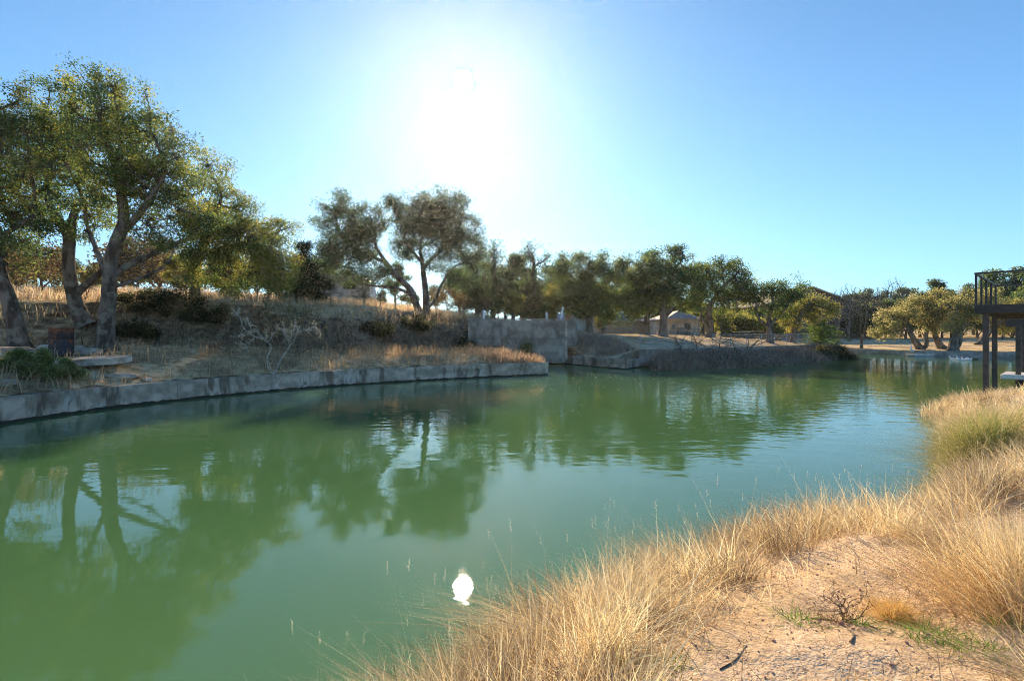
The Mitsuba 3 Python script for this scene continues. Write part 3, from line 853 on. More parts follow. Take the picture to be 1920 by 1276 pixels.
KIND = {
    'oak_a': kind(2.0, [L(-1.5, 0, 4.2, 1.6, 1.6, 1.2, 34), L(1.4, 0.3, 4.6, 1.7, 1.6, 1.3, 36), L(0, -0.3, 5.6, 1.5, 1.4, 0.9, 26), L(0.3, 0.6, 3.4, 1.9, 1.8, 0.9, 24)], OAK_GREEN, 51, 56, 0.42, 0.14),
    'oak_b': kind(2.4, [L(-1.0, 0, 4.8, 1.5, 1.5, 1.6, 34), L(1.2, 0.2, 4.0, 1.5, 1.5, 1.1, 28), L(0.2, 0, 6.4, 1.1, 1.1, 1.0, 20), L(-0.6, 0.4, 3.2, 1.6, 1.6, 0.8, 18)], OAK_GREY + OAK_GREEN[:2], 52, 56, 0.42, 0.14),
    'oak_y': kind(1.6, [L(-1.0, 0, 3.2, 1.4, 1.4, 1.0, 28), L(1.1, 0.2, 3.5, 1.5, 1.4, 1.1, 30), L(0.1, 0, 4.4, 1.1, 1.1, 0.8, 18), L(0.2, 0, 2.2, 1.6, 1.5, 0.8, 22)], OAK_YELLOW + OLIVE, 53, 58, 0.4, 0.13),
    'far_a': kind(2.0, [L(-1.5, 0, 4.2, 1.6, 1.6, 1.2, 24), L(1.4, 0.3, 4.6, 1.7, 1.6, 1.3, 26), L(0, -0.3, 5.6, 1.5, 1.4, 0.9, 20), L(0.3, 0.6, 3.2, 1.9, 1.8, 1.2, 20)], OAK_GREEN, 58, 34, 0.5, 0.24, step=0.9),
    'far_b': kind(2.2, [L(-1.2, 0, 4.6, 1.4, 1.4, 1.6, 26), L(1.3, 0.3, 5.2, 1.3, 1.3, 1.7, 26), L(0, -0.3, 3.3, 1.9, 1.8, 1.2, 22)], OAK_GREY + OLIVE[:1], 59, 34, 0.5, 0.24, step=0.9),
    'thin_a': kind(2.6, [L(-0.5, 0, 5.0, 1.0, 1.0, 1.8, 40), L(0.6, 0.2, 5.8, 0.8, 0.8, 1.6, 34), L(0.1, 0, 3.6, 1.2, 1.1, 1.0, 24)], OAK_GREY, 54, 22, 0.4, 0.1, tip=0.022),
    'bare': kind(2.2, [L(-0.9, 0, 5.2, 1.4, 1.4, 2.0, 190), L(1.1, 0.2, 5.4, 1.4, 1.4, 2.0, 190), L(0, 0, 7.0, 1.2, 1.2, 1.4, 150)], None, 55, 0, 0, 0, tip=0.009, step=0.35, kill=0.4, r=0.18),
    'scrub': kind(0.6, [L(-0.6, 0, 1.4, 1.0, 1.0, 0.8, 34), L(0.7, 0.1, 1.2, 0.9, 0.9, 0.7, 28), L(0.1, 0, 2.1, 0.8, 0.8, 0.7, 22)], OAK_GREEN + OAK_BROWN, 56, 70, 0.28, 0.085, tip=0.02, step=0.4, kill=0.7, r=0.09),
    'brownscrub': kind(0.7, [L(-0.6, 0, 1.5, 1.0, 1.0, 0.9, 60), L(0.7, 0.1, 1.3, 0.9, 0.9, 0.8, 50), L(0.1, 0, 2.3, 0.8, 0.8, 0.7, 40)], [(0.2, 0.14, 0.075), (0.15, 0.13, 0.07), (0.12, 0.1, 0.06)], 57, 12, 0.3, 0.08, tip=0.014, step=0.35, kill=0.5, r=0.07),
}


ORD = 'first second third fourth fifth sixth seventh eighth ninth tenth eleventh twelfth thirteenth fourteenth fifteenth sixteenth seventeenth eighteenth nineteenth twentieth twenty-first'.split()


def stand(kind_, base, label, category, px, Y, size, rot, group=None, flat=1.0):
    key = tag(name(base), label, category, group)
    x = (px - 960) / FOCAL * Y
    z = float(far_height(x, Y))
    M = T().translate([x, Y, z]).rotate([0, 0, 1], rot).scale([size, size, size * flat])
    tm, lm = KIND[kind_]
    scene[key + '__trunk'] = {**tm, 'to_world': M}
    if lm:
        scene[key + '__crown'] = {**lm, 'to_world': M}
    return key


g = np.random.default_rng(77)
# behind the grey wall and the pale fence, left to right
for k_, b_, label, c_, px, Y, s, rot in [
    ('thin_a', 'young_oak', 'thin grey young oak just right of the rounded bank oak', 'tree', 893, 55, 1.05, 10),
    ('thin_a', 'young_oak', 'thin grey young oak above the white pipe at the left of the wall', 'tree', 925, 57, 1.15, 130),
    ('oak_b', 'live_oak', 'grey oak with twin tops standing behind the middle of the tall grey wall', 'tree', 962, 60, 1.08, 40),
    ('thin_a', 'young_oak', 'slender oak with two thin tops behind the middle of the tall grey wall', 'tree', 1000, 58, 1.22, 200),
    ('oak_y', 'live_oak', 'bright yellow green bushy oak above the short white pipe', 'tree', 1040, 58, 0.9, 80),
    ('oak_b', 'live_oak', 'dark oak behind the tilted white pipe', 'tree', 1062, 64, 1.15, 300),
    ('oak_y', 'live_oak', 'low yellow green oak behind the left half of the grey wall', 'tree', 960, 54, 0.62, 20),
    ('scrub', 'bush', 'dark green bush low behind the left half of the grey wall', 'bush', 925, 52, 0.9, 60),
    ('scrub', 'bush', 'dark green bush low behind the middle of the grey wall', 'bush', 1002, 55, 1.1, 160),
    ('scrub', 'bush', 'green bush filling the gap behind the left end of the tall grey wall', 'bush', 893, 54, 1.25, 15),
    ('scrub', 'bush', 'green bush behind the wall between the two slender oaks', 'bush', 948, 57, 1.45, 75),
    ('scrub', 'bush', 'green bush behind the wall just left of the short white pipe', 'bush', 985, 59, 1.5, 215),
    ('scrub', 'bush', 'green bush behind the wall under the bright yellow green oak', 'bush', 1022, 60, 1.5, 300),
    ('oak_b', 'live_oak', 'grey green oak filling the treeline left of the slender twin topped oak', 'tree', 980, 70, 1.25, 250),
    ('oak_a', 'live_oak', 'green oak in the treeline left of the dense dark lawn oak', 'tree', 1030, 68, 1.2, 140),
    ('oak_a', 'live_oak', 'green oak in the treeline above the left end of the grey wall', 'tree', 905, 68, 1.1, 30),
    ('oak_a', 'live_oak', 'green oak beside the round bank oak, low behind its right side', 'tree', 862, 62, 0.85, 220),
    ('oak_b', 'live_oak', 'grey oak low behind the left side of the round bank oak', 'tree', 742, 66, 0.8, 120),
    ('brownscrub', 'thicket', 'brown leafless thicket under the round bank oak', 'bush', 838, 52, 1.1, 0),
    ('brownscrub', 'thicket', 'brown thicket on the crest left of the tall grey wall', 'bush', 868, 49, 0.8, 200),
    ('brownscrub', 'thicket', 'brown thicket on the crest behind the white pipe', 'bush', 905, 50, 0.8, 100),
    ('oak_b', 'live_oak', 'grey oak behind the parked camper', 'tree', 625, 66, 0.95, 70),
    ('oak_a', 'live_oak', 'green oak between the dark juniper and the camper', 'tree', 588, 58, 0.75, 170),
    ('scrub', 'bush', 'grey green bush under the hanging crown of the yellow green oak, left', 'bush', 430, 36, 1.15, 10),
    ('scrub', 'bush', 'grey green bush under the hanging crown of the yellow green oak, right', 'bush', 505, 37, 1.25, 100),
    ('oak_y', 'live_oak', 'small bright green oak at the left end of the row of bushes on the crest', 'tree', 335, 40, 0.6, 40),
]:
    stand(k_, b_, label, c_, px, Y, s, rot)
# left background behind the yellow field
for i, (k_, px, Y, s) in enumerate([('brownscrub', 75, 34, 1.3), ('brownscrub', 30, 36, 1.4), ('scrub', 10, 40, 1.4), ('brownscrub', 262, 52, 2.3), ('brownscrub', 300, 56, 2.4), ('brownscrub', 228, 54, 2.2)]):
    where = ['between the leftmost oak and its dark neighbour', 'behind the leftmost oak trunk', 'at the left edge, farthest left', 'right of the tallest oak trunk', 'rightmost beyond the yellow field', 'just behind the tallest oak trunk'][i]
    stand(k_, 'thicket', f'brownish thicket at the yellow field, {where}', 'bush', px, Y, s, 60 * i)
for i, (px, Y) in enumerate([(-60, 70), (20, 68), (70, 72), (120, 66), (175, 70), (240, 72), (300, 68), (360, 66), (420, 70), (480, 68), (540, 72)]):
    stand(['far_b', 'oak_y', 'far_a'][i % 3], 'field_oak', f'hazy oak in the tree line beyond the yellow field, {ORD[i]} from the left', 'tree', px, Y, [1.15, 1.1, 1.0][i % 3], 47 * i, 'oaks beyond the yellow field', 0.8)
# under and behind the row of oaks on the right
for i, (k_, px, Y, s) in enumerate(sorted([('oak_y', 1365, 82, 1.0), ('oak_y', 1400, 86, 1.05), ('oak_a', 1430, 84, 0.8), ('oak_y', 1460, 88, 1.0), ('oak_y', 1340, 90, 1.1), ('oak_b', 1310, 92, 1.2), ('oak_a', 1140, 88, 1.25), ('oak_b', 1180, 92, 1.2), ('oak_a', 1100, 86, 1.2), ('oak_b', 1220, 94, 1.2), ('oak_a', 1265, 92, 1.15)], key=lambda q: q[1])):
    stand(k_, 'back_oak', f'oak in the second row behind the lawn oaks, {ORD[i]} from the left', 'tree', px, Y, s * 1.12, 71 * i, 'oaks in the second row behind the lawn')
for label, px, Y, s, rot in [('bare grey tree standing alone at the left end of the far lawn', 1615, 70, 1.0, 20), ('bare brown tree in front of the brown building, leftmost', 1572, 82, 1.05, 100), ('bare brown tree in front of the brown building, second from left', 1592, 86, 1.15, 200), ('bare tree behind the golden oaks with pale feathery top', 1672, 96, 1.35, 300), ('bare tree behind the golden oaks, shorter and to the left', 1645, 92, 1.1, 60)]:
    stand('bare', 'bare_tree', label, 'tree', px, Y, s, rot)
for i, (k_, px, Y, s) in enumerate(sorted([('oak_a', 1690, 100, 1.1), ('oak_b', 1725, 98, 1.15), ('oak_b', 1752, 104, 1.5), ('oak_a', 1790, 100, 1.2), ('oak_b', 1825, 104, 1.25), ('oak_a', 1872, 104, 1.9), ('oak_b', 1905, 100, 1.75), ('oak_a', 1935, 96, 1.8), ('oak_y', 1880, 84, 1.0), ('oak_a', 1960, 90, 1.5)], key=lambda q: q[1])):
    stand(k_, 'shore_back_oak', f'dark oak in the line behind the golden oaks, {ORD[i]} from the left', 'tree', px, Y, s, 53 * i, 'oaks in the tree line behind the golden oaks')
for i, px in enumerate([1580, 1605, 1628, 1650, 1668, 1700, 1740, 1780, 1815, 1850, 1885, 1915, 1950]):
    stand(['far_b', 'far_a'][i % 2], 'distant_tree', f'distant bluish tree on the low right skyline, {ORD[i]} from the left', 'tree', px, 170 + (i * 37) % 40, 1.45 + 0.2 * (i % 3), 31 * i, 'distant trees on the skyline')
for i, px in enumerate(range(560, 1560, 52)):
    stand(['far_b', 'far_a', 'far_b'][i % 3], 'horizon_oak', f'oak low on the horizon behind nearer trees, {ORD[i]} from the left', 'tree', px, 110 + (i * 29) % 30, 0.95 + 0.12 * (i % 3), 31 * i, 'oaks low on the horizon')

for i, (px, Y, s) in enumerate([(1630, 92, 2.2), (1662, 94, 2.4), (1700, 92, 2.3), (1735, 94, 2.4), (1765, 92, 2.2), (1800, 93, 2.4), (1832, 92, 2.3), (1866, 90, 2.4), (1900, 88, 2.4), (1935, 86, 2.4)]):
    stand('scrub', 'dark_thicket', f'dark thicket at the back of the far lawn, {ORD[i]} from the left', 'bush', px, Y, s, 61 * i, 'dark thickets at the back of the far lawn')
for i, (px, Y, s) in enumerate([(1095, 70, 1.5), (1130, 72, 1.4), (1320, 76, 1.9), (1352, 78, 2.0), (1385, 80, 2.1), (1415, 78, 1.9), (1452, 80, 2.0)]):
    stand('oak_y', 'understory_oak', f'low yellow green oak under the row of lawn oaks, {ORD[i]} from the left', 'tree', px, Y, s * .5, 83 * i, 'low yellow green oaks under the lawn oaks')


# ------------------------------------------------------------------ leafy bushes and saplings
def bush(base, label, category, lobes, tint, seed, per=60, spread=0.16, size=0.05, base_pt=None, tip=0.008, step=0.2, kill=0.35):
    rng = np.random.default_rng(seed)
    A = lobes_points(lobes, rng)
    b_ = np.array(base_pt, float)
    m = A.mean(0)
    pos, par, rad, kids, n0 = grow([([b_, b_ + (m - b_) * 0.5], 0.05, 0.02)], A, step, kill, seed=seed, tip=tip)
    key = tag(name(base), label, category)
    put(key + '__stem', skeleton_mesh(pos, par, rad, kids, 0.0, False), 'bark', smooth=True)
    v, f, c = leaves(pos[n0:], per, spread, size, rng, tint)
    put(key + '__foliage', (v, f), 'leaf', color=c)
    return key


def lobes_at(x, y, z, spec):
    return [(np.array([x + dx, y + dy, z + dz]), np.array([rx, rx, rz]), n) for dx, dy, dz, rx, rz, n in spec]


def gz(x, y):
    return float(far_height(x, y))


JUN = [(0.23, 0.29, 0.09), (0.3, 0.34, 0.12), (0.17, 0.23, 0.08), (0.33, 0.33, 0.15)]
for i, (px, Y, s, lab) in enumerate([(75, 17.5, 1.0, 'largest feathery green juniper seedling above the wall, in front of the slab'), (35, 17.8, 0.8, 'feathery green juniper seedling at the left edge above the wall'), (122, 18.3, 0.65, 'small feathery green juniper seedling under the right part of the slab')]):
    x = (px - 960) / FOCAL * Y
    z = gz(x, Y)
    bush('juniper_seedling', lab, 'shrub', lobes_at(x, Y, z, [(0, 0, 0.45 * s, 0.55 * s, 0.4 * s, 46), (-0.35 * s, 0, 0.35 * s, 0.35 * s, 0.3 * s, 24), (0.4 * s, 0.1, 0.35 * s, 0.35 * s, 0.3 * s, 24), (0.1 * s, 0, 0.9 * s, 0.22 * s, 0.3 * s, 16)]), JUN, 60 + i, per=80, spread=0.11, size=0.035, base_pt=(x, Y, z - 0.05))
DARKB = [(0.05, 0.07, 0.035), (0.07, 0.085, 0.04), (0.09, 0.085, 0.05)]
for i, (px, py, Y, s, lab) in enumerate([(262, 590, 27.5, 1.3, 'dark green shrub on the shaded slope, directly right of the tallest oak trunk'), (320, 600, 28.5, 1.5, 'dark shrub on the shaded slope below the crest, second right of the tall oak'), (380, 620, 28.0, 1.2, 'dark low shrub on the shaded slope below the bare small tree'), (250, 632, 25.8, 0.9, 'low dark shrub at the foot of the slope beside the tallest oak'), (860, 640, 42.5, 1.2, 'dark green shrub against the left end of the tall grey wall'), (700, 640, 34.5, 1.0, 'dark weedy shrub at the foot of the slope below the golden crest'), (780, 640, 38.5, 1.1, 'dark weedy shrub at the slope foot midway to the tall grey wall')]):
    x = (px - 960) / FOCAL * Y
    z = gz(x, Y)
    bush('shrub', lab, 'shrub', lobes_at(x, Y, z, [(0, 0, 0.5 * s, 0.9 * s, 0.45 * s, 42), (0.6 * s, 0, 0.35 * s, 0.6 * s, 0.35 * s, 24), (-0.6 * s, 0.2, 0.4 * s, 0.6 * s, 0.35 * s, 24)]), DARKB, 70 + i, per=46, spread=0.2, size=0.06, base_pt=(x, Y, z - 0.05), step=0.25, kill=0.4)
for i, (px, py, Y, s, lab) in enumerate([(1568, 650, 54.0, 1.0, 'dark green bush at the right tip of the brushy point'), (1535, 655, 52.0, 0.8, 'dark bush at the right end of the wire fence'), (990, 660, 43.2, 0.5, 'pale green weed tuft at the end of the curving wall')]):
    x = (px - 960) / FOCAL * Y
    z = gz(x, Y) if i < 2 else 0.7
    bush('bank_bush', lab, 'shrub', lobes_at(x, Y, z, [(0, 0, 0.6 * s, 1.1 * s, 0.6 * s, 46), (1.0 * s, 0, 0.4 * s, 0.8 * s, 0.5 * s, 30)] if i < 2 else [(0, 0, 0.6, 0.3, 0.6, 22)]), DARKB[1:] + [(0.12, 0.13, 0.05)] if i < 2 else [(0.3, 0.28, 0.12), (0.2, 0.22, 0.09)], 80 + i, per=60, spread=0.25, size=0.08, base_pt=(x, Y, z - 0.05), step=0.3, kill=0.45)


def sapling(label, px, py_foot, Y, top_px, top_py, seed, n=60, spread_px=16, leaf=None, base='sapling', r=0.05, foot_pt=None):
    rng = np.random.default_rng(seed)
    b_ = foot_pt if foot_pt is not None else foot(px, py_foot, Y)
    t_ = at(top_px, top_py, Y)
    h = t_[2] - b_[2]
    A = b_ + (t_ - b_) * rng.uniform(0.35, 1.05, (n, 1)) + rng.normal(0, 1, (n, 3)) * np.array([1, 1, 0.5]) * spread_px * Y / FOCAL * 0.6
    pos, par, rad, kids, n0 = grow([([b_, b_ + (t_ - b_) * 0.3 + [0.05, 0, 0], b_ + (t_ - b_) * 0.65], r, r * 0.5)], A, 0.25, 0.35, seed=seed, tip=0.009)
    key = tag(name(base), label, 'tree')
    put(key + '__trunk', skeleton_mesh(pos, par, rad, kids, 0.0), 'bark', smooth=True)
    if leaf:
        v, f, c = leaves(pos[n0:], 14, 0.14, 0.05, rng, leaf)
        put(key + '__foliage', (v, f), 'leaf', color=c)
    return key


for i, (lab, px, py, Y, tx, ty, n) in enumerate([
    ('thin dark sapling on the golden crest below the camper window', 681, 605, 39.5, 683, 535, 60),
    ('thin dark sapling on the golden crest right of the first one', 712, 605, 40.5, 714, 545, 50),
    ('thin sapling in front of the left end of the camper', 618, 600, 37.0, 620, 520, 60),
    ('slim sapling on the crest below the leaning oak limb', 740, 600, 41.5, 741, 555, 40),
    ('slim dark sapling in the yellow field between the two leaning oak trunks', 110, 582, 30.5, 109, 520, 60),
    ('thin bare sapling behind the gap right of the second oak trunk', 158, 590, 30.0, 172, 525, 50),
    ('thin sapling on the crest under the yellow green oak, left', 348, 563, 34.0, 350, 500, 60),
    ('thin sapling under the yellow green oak, right of its trunk', 480, 568, 36.0, 485, 505, 60),
]):
    sapling(lab, px, py, Y, tx, ty, 90 + i, n=n, leaf=[(0.16, 0.15, 0.07), (0.12, 0.12, 0.06)] if i % 2 == 0 else None)

# the bare two-stemmed sapling on top of the curving wall, with dead leaves
Y = 24.6
x0 = (512 - 960) / FOCAL * Y
rng = np.random.default_rng(120)
b1, b2 = at(514, 697, Y), at(503, 690, Y + 0.1)
b1[2], b2[2] = gz(b1[0], Y) - 0.05, gz(b2[0], Y) - 0.05
ends = [(450, 582), (460, 596), (470, 610), (475, 635), (455, 630), (520, 610), (530, 622), (545, 640), (552, 612), (565, 616), (555, 625), (460, 650), (540, 620), (580, 620), (590, 612), (500, 632), (468, 622), (448, 628)]
A = np.array([at(px, py, Y + rng.uniform(-0.5, 0.5)) for px, py in ends] + [at(px + rng.normal(0, 9), py + rng.normal(0, 7), Y + rng.uniform(-0.5, 0.5)) for px, py in ends for _ in range(3)])
pos, par, rad, kids, n0 = grow([([b1, at(530, 668, Y), at(552, 640, Y)], 0.035, 0.02), ([b2, at(501, 668, Y), at(510, 648, Y), at(485, 632, Y)], 0.03, 0.018)], A, 0.16, 0.2, seed=5, tip=0.013)
key = tag('bare_sapling', 'bare two-stemmed sapling with pale twigs leaning over the curving wall', 'tree')
put(key + '__trunk', skeleton_mesh(pos, par, rad, kids, 0.0, False), 'pale_wood', smooth=True)
v, f, c = leaves(pos[n0:], 7, 0.1, 0.065, rng, [(0.68, 0.58, 0.42), (0.55, 0.45, 0.3)], 0.3, 1.0)
put(key + '__dead_leaf', (v, f), 'leaf', color=c)
tag(key + '__dead_leaf', 'dry pale leaves left on the twigs', kind='stuff')
# tall dry leafy weeds on the slope behind it
for i, (px, Y, h) in enumerate([(500, 28.5, 2.6), (522, 29.0, 2.8), (545, 29.5, 2.5), (562, 29.2, 2.7), (590, 30.2, 2.6), (535, 28.2, 2.2)]):
    x = (px - 960) / FOCAL * Y
    z = gz(x, Y)
    rng = np.random.default_rng(130 + i)
    st = []
    for k in range(4):
        q = np.array([[x + rng.normal(0, 0.12), Y, z - 0.05]] * 5) + np.linspace(0, 1, 5)[:, None] * np.array([rng.normal(0, 0.3), rng.normal(0, 0.2), h * rng.uniform(0.8, 1.1)]) + rng.normal(0, 0.03, (5, 3))
        st.append(q)
    where = ['leftmost of the row', 'second from the left', 'third from the left', 'fourth from the left', 'rightmost of the row', 'shortest, in front of the others'][i]
    key = tag(name('tall_weed'), f'tall dry weed with hanging tan leaves on the slope, {where}', 'weed')
    put(key + '__stem', join([tube(q, np.linspace(0.016, 0.007, 5), 4) for q in st]), 'bark', smooth=True)
    cen = np.vstack([q[1:] for q in st] + [q[2:] + rng.normal(0, 0.1, (3, 3)) for q in st])
    v, f, c = leaves(cen, 6, 0.13, 0.1, rng, [(0.5, 0.42, 0.26), (0.42, 0.36, 0.2), (0.3, 0.28, 0.14)], 0.3, 1.0)
    put(key + '__foliage', (v, f), 'leaf', color=c)

# the bushy green palm at the right end of the fence
Y = 60.0
x = (1538 - 960) / FOCAL * Y
z = gz(x, Y)
rng = np.random.default_rng(140)
fr, fc = [], []
for k in range(230):
    az, el = rng.uniform(0, 2 * np.pi), rng.uniform(-0.2, 1.35)
    n_ = 7
    t = np.linspace(0, 1, n_)
    Lf = rng.uniform(1.5, 2.3)
    o = np.array([x + rng.normal(0, .7), Y + rng.normal(0, .5), z + rng.uniform(0.2, 2.5)])
    d = np.array([math.cos(az) * math.cos(el), math.sin(az) * math.cos(el), math.sin(el)])
    q = o + d * Lf * t[:, None] + np.array([0, 0, -0.9]) * (t ** 2)[:, None] * Lf * 0.6
    side = unit(np.cross(d, [0, 0, 1.0])) * 0.2
    for sgn in (-1, 1):
        for j in range(1, n_):
            a_ = q[j]
            tipp = a_ + sgn * side * 1.6 + d * 0.2 + [0, 0, -0.12]
            fr.append([a_ - d * 0.05, a_ + d * 0.05, tipp])
            fc.append(np.array([[0.13, 0.21, 0.04], [0.08, 0.14, 0.035], [0.24, 0.31, 0.08]][rng.integers(3)]) * rng.uniform(0.8, 1.2))
fr = np.array(fr).reshape(-1, 3)
key = tag('bushy_palm', 'dense bright green bushy palm at the right end of the wire fence', 'palm')
put(key + '__crown', (fr, np.arange(len(fr)).reshape(-1, 3)), 'leaf', color=np.repeat(np.array(fc), 3, axis=0))
put(key + '__trunk', tube([(x, Y, z - 0.2), (x, Y, z + 1.0), (x + 0.1, Y, z + 2.2)], [0.28, 0.24, 0.2], 8), 'bark', smooth=True)

# ------------------------------------------------------------------ buildings, camper, fences
def window(parent, o, u, v, a0, a1, z0, z1, front, frame='trim'):
    w = name(parent + '__window')
    put(w, cat(frame_box(o, u, v, a0 - .06, a0, front - .03, front + .05, z0 - .06, z1 + .06), frame_box(o, u, v, a1, a1 + .06, front - .03, front + .05, z0 - .06, z1 + .06),
               frame_box(o, u, v, a0, a1, front - .03, front + .05, z1, z1 + .06), frame_box(o, u, v, a0, a1, front - .045, front + .05, z0 - .06, z0)), frame)
    put(w + '__pane', frame_box(o, u, v, a0, a1, front + 0.0, front + 0.02, z0, z1), 'dark_glass')


U0, V0 = (1, 0), (0, 1)


def hip_roof(x0, x1, y0, y1, z0, h, over=0.5, t=0.12):
    x0, x1, y0, y1 = x0 - over, x1 + over, y0 - over, y1 + over
    w, d = x1 - x0, y1 - y0
    if w >= d:
        r0, r1 = [x0 + d / 2, (y0 + y1) / 2], [x1 - d / 2, (y0 + y1) / 2]
    else:
        r0, r1 = [(x0 + x1) / 2, y0 + w / 2], [(x0 + x1) / 2, y1 - w / 2]
    v = np.array([[x0, y0, z0], [x1, y0, z0], [x1, y1, z0], [x0, y1, z0], [*r0, z0 + h], [*r1, z0 + h + 1e-3]] + [[x0, y0, z0 - t], [x1, y0, z0 - t], [x1, y1, z0 - t], [x0, y1, z0 - t]])
    return trimesh.convex.convex_hull(v)


key = tag('tan_house', 'tan sided house with low grey hip roof behind the lawn oaks', 'house')
x0, x1, y0, y1, zb, zt = 19.9, 24.0, 68.0, 77.0, 1.6, 4.45
part(key, 'wall', box(x0, x1, y0, y1, zb, zt), 'pale_siding')
for k in range(9):
    xx = x0 + 0.25 + k * 0.45
    part(key, 'batten', box(xx, xx + 0.05, y0 - 0.025, y0 - 0.001, zb + 0.9, zt - 0.02), 'trim')
part(key, 'fascia', box(x0 - .5, x1 + .5, y0 - .52, y0 - .5, zt - .12, zt + .06), 'trim')
part(key, 'roof', hip_roof(x0, x1, y0, y1, zt + .01, 1.15), 'roof_grey')
window(key, (0, 0), U0, V0, 20.4, 20.8, 3.2, 3.75, y0 - 0.05)
window(key, (0, 0), U0, V0, 22.0, 22.7, 3.1, 3.9, y0 - 0.05)
part(key, 'porch_post', box(x1 + .2, x1 + .34, y0 - .3, y0 - .16, zb + .5, zt - .1), 'dark_steel')
key = tag('long_house', 'long tan building with pale grey roof behind the trunks, left of the tan house', 'house')
x0, x1, y0, y1, zb, zt = 10.4, 21.6, 78.5, 86.0, 1.5, 4.4
part(key, 'wall', box(x0, x1, y0, y1, zb, zt), 'tan_siding')
for k in range(7):
    zz = 2.45 + k * 0.27
    part(key, 'siding_board', box(x0 + .01, x1 - .01, y0 - 0.03, y0 - 0.004, zz, zz + 0.25), 'tan_siding')
part(key, 'fascia', box(x0 - .5, x1 + .5, y0 - .52, y0 - .5, zt - .12, zt + .06), 'trim')
part(key, 'roof', hip_roof(x0, x1, y0, y1, zt + .01, 1.4), 'roof_grey')
window(key, (0, 0), U0, V0, 13.0, 13.8, 3.0, 3.8, y0 - 0.05)
key = tag('tan_shed', 'low tan flat roofed shed behind the right end of the tall grey wall', 'shed')
part(key, 'wall', box(2.6, 8.0, 62, 66, 2.4, 4.75), 'tan_siding')
part(key, 'roof', box(2.4, 8.2, 61.8, 66.2, 4.76, 4.9), 'trim')
for k in range(8):
    part(key, 'batten', box(2.9 + .65 * k, 2.96 + .65 * k, 61.97, 61.999, 2.6, 4.7), 'trim')
part(key, 'door', box(5.3, 6.2, 61.95, 61.998, 2.6, 4.6), 'pale_siding')
key = tag('ribbed_fence', 'pale ribbed metal fence panels at the top of the slope right of the grey wall', 'fence')
for k in range(3):
    xs0 = 6.3 + k * 0.72
    zz = np.linspace(xs0, xs0 + 0.7, 22)
    prof = [(x, 55.5 + (0.035 if (i // 2) % 2 else 0.0)) for i, x in enumerate(zz)]
    m = sweep([(p[0], p[1]) for p in prof], [(0, 2.3), (0, 4.75 - .02 * k), (.02, 4.75 - .02 * k), (.02, 2.3)])
    part(key, 'panel', m, 'beige_metal' if k < 2 else 'pale_wood')
for x in (6.25, 7.0, 7.72, 8.48):
    part(key, 'post', box(x - .04, x + .04, 55.58, 55.66, 2.0, 4.8), 'galvanised')
key = tag('brown_building', 'large brown board building with a broad tan gable roof at the far right', 'building')
prof = np.array([(45.5, 7.6), (50.5, 9.6), (54.2, 10.95), (58.0, 9.5), (61.5, 8.25), (65.5, 7.45)])
poly = Polygon([(46.5, 1.0), (64.5, 1.0)] + [(64.5, 7.5), (61.5, 8.1), (58, 9.35), (54.2, 10.8), (50.5, 9.45), (46.5, 7.9)])
m = trimesh.creation.extrude_polygon(poly, 22.0, engine='earcut')
M = np.array([[1, 0, 0, 0], [0, 0, -1, 119], [0, 1, 0, 0], [0, 0, 0, 1.0]])
m.apply_transform(M)
part(key, 'wall', m, 'brown_siding')
rp = Polygon([tuple(p) for p in prof] + [(p[0], p[1] + 0.22) for p in prof[::-1]])
m = trimesh.creation.extrude_polygon(rp, 23.4, engine='earcut')
M[1, 3] = 119.5
m.apply_transform(M)
part(key, 'roof', m, 'roof_tan')
for k in range(13):
    xx = 47.2 + k * 1.35
    top = np.interp(xx, prof[:, 0], prof[:, 1]) - 0.3
    part(key, 'board', box(xx, xx + 1.3, 96.93, 96.998, 1.2, top), 'brown_siding')
part(key, 'vent', box(52.2, 56.2, 96.88, 96.99, 8.6, 9.5), 'grey_box')
window(key, (0, 0), U0, V0, 59.5, 60.6, 3.6, 4.8, 96.88)
part(key, 'chimney_pipe', tube([(62.9, 99, 7.5), (62.9, 99, 9.9)], [0.12, 0.12], 8, True), 'dark_steel', 30)

# parked camper on the bank crest
Y = 51.0
key = tag('camper', 'cream travel camper parked under the leaning oak, half hidden by the bank', 'camper')
cx0, cx1 = (592 - 960) / FOCAL * Y, (694 - 960) / FOCAL * Y
zb = 5.0
prof = Polygon([(cx0, zb + .35), (cx1 - .5, zb + .35), (cx1, zb + 1.1), (cx1 - .15, zb + 2.6), (cx1 - 1.2, zb + 3.2), (cx0 + .15, zb + 3.2), (cx0, zb + 3.0)]).buffer(-0.1).buffer(0.1)
m = trimesh.creation.extrude_polygon(prof, 2.4, engine='earcut')
m.apply_transform(np.array([[1, 0, 0, 0], [0, 0, -1, Y + 2.4], [0, 1, 0, 0], [0, 0, 0, 1.0]]))
part(key, 'body', m, 'cream_panel', 25)
window(key, (0, 0), U0, V0, (645 - 960) / FOCAL * Y, (666 - 960) / FOCAL * Y, 6.9, 7.35, Y - 0.03, 'stripe')
window(key, (0, 0), U0, V0, cx0 + .6, cx0 + 1.3, 6.9, 7.4, Y - 0.03, 'stripe')
arc = np.array([at(px, py, Y - .02) for px, py in [(600, 553), (620, 550), (640, 550), (655, 553), (672, 558)]])
part(key, 'stripe', tube(curve(arc, 0.15), 0.045, 6), 'stripe', True)
part(key, 'stripe', tube(np.array([at(px, py, Y - .02) for px, py in [(648, 547), (655, 548), (664, 548)]]), 0.035, 6), 'stripe', True)
part(key, 'door', box(cx0 + 2.0, cx0 + 2.65, Y - .03, Y - .004, zb + .5, zb + 2.5), 'beige_metal')
part(key, 'slide_out', box(cx0 + 2.75, cx0 + 2.0 + 1.4, Y - .25, Y - .01, zb + 1.2, zb + 1.75), 'cream_panel')
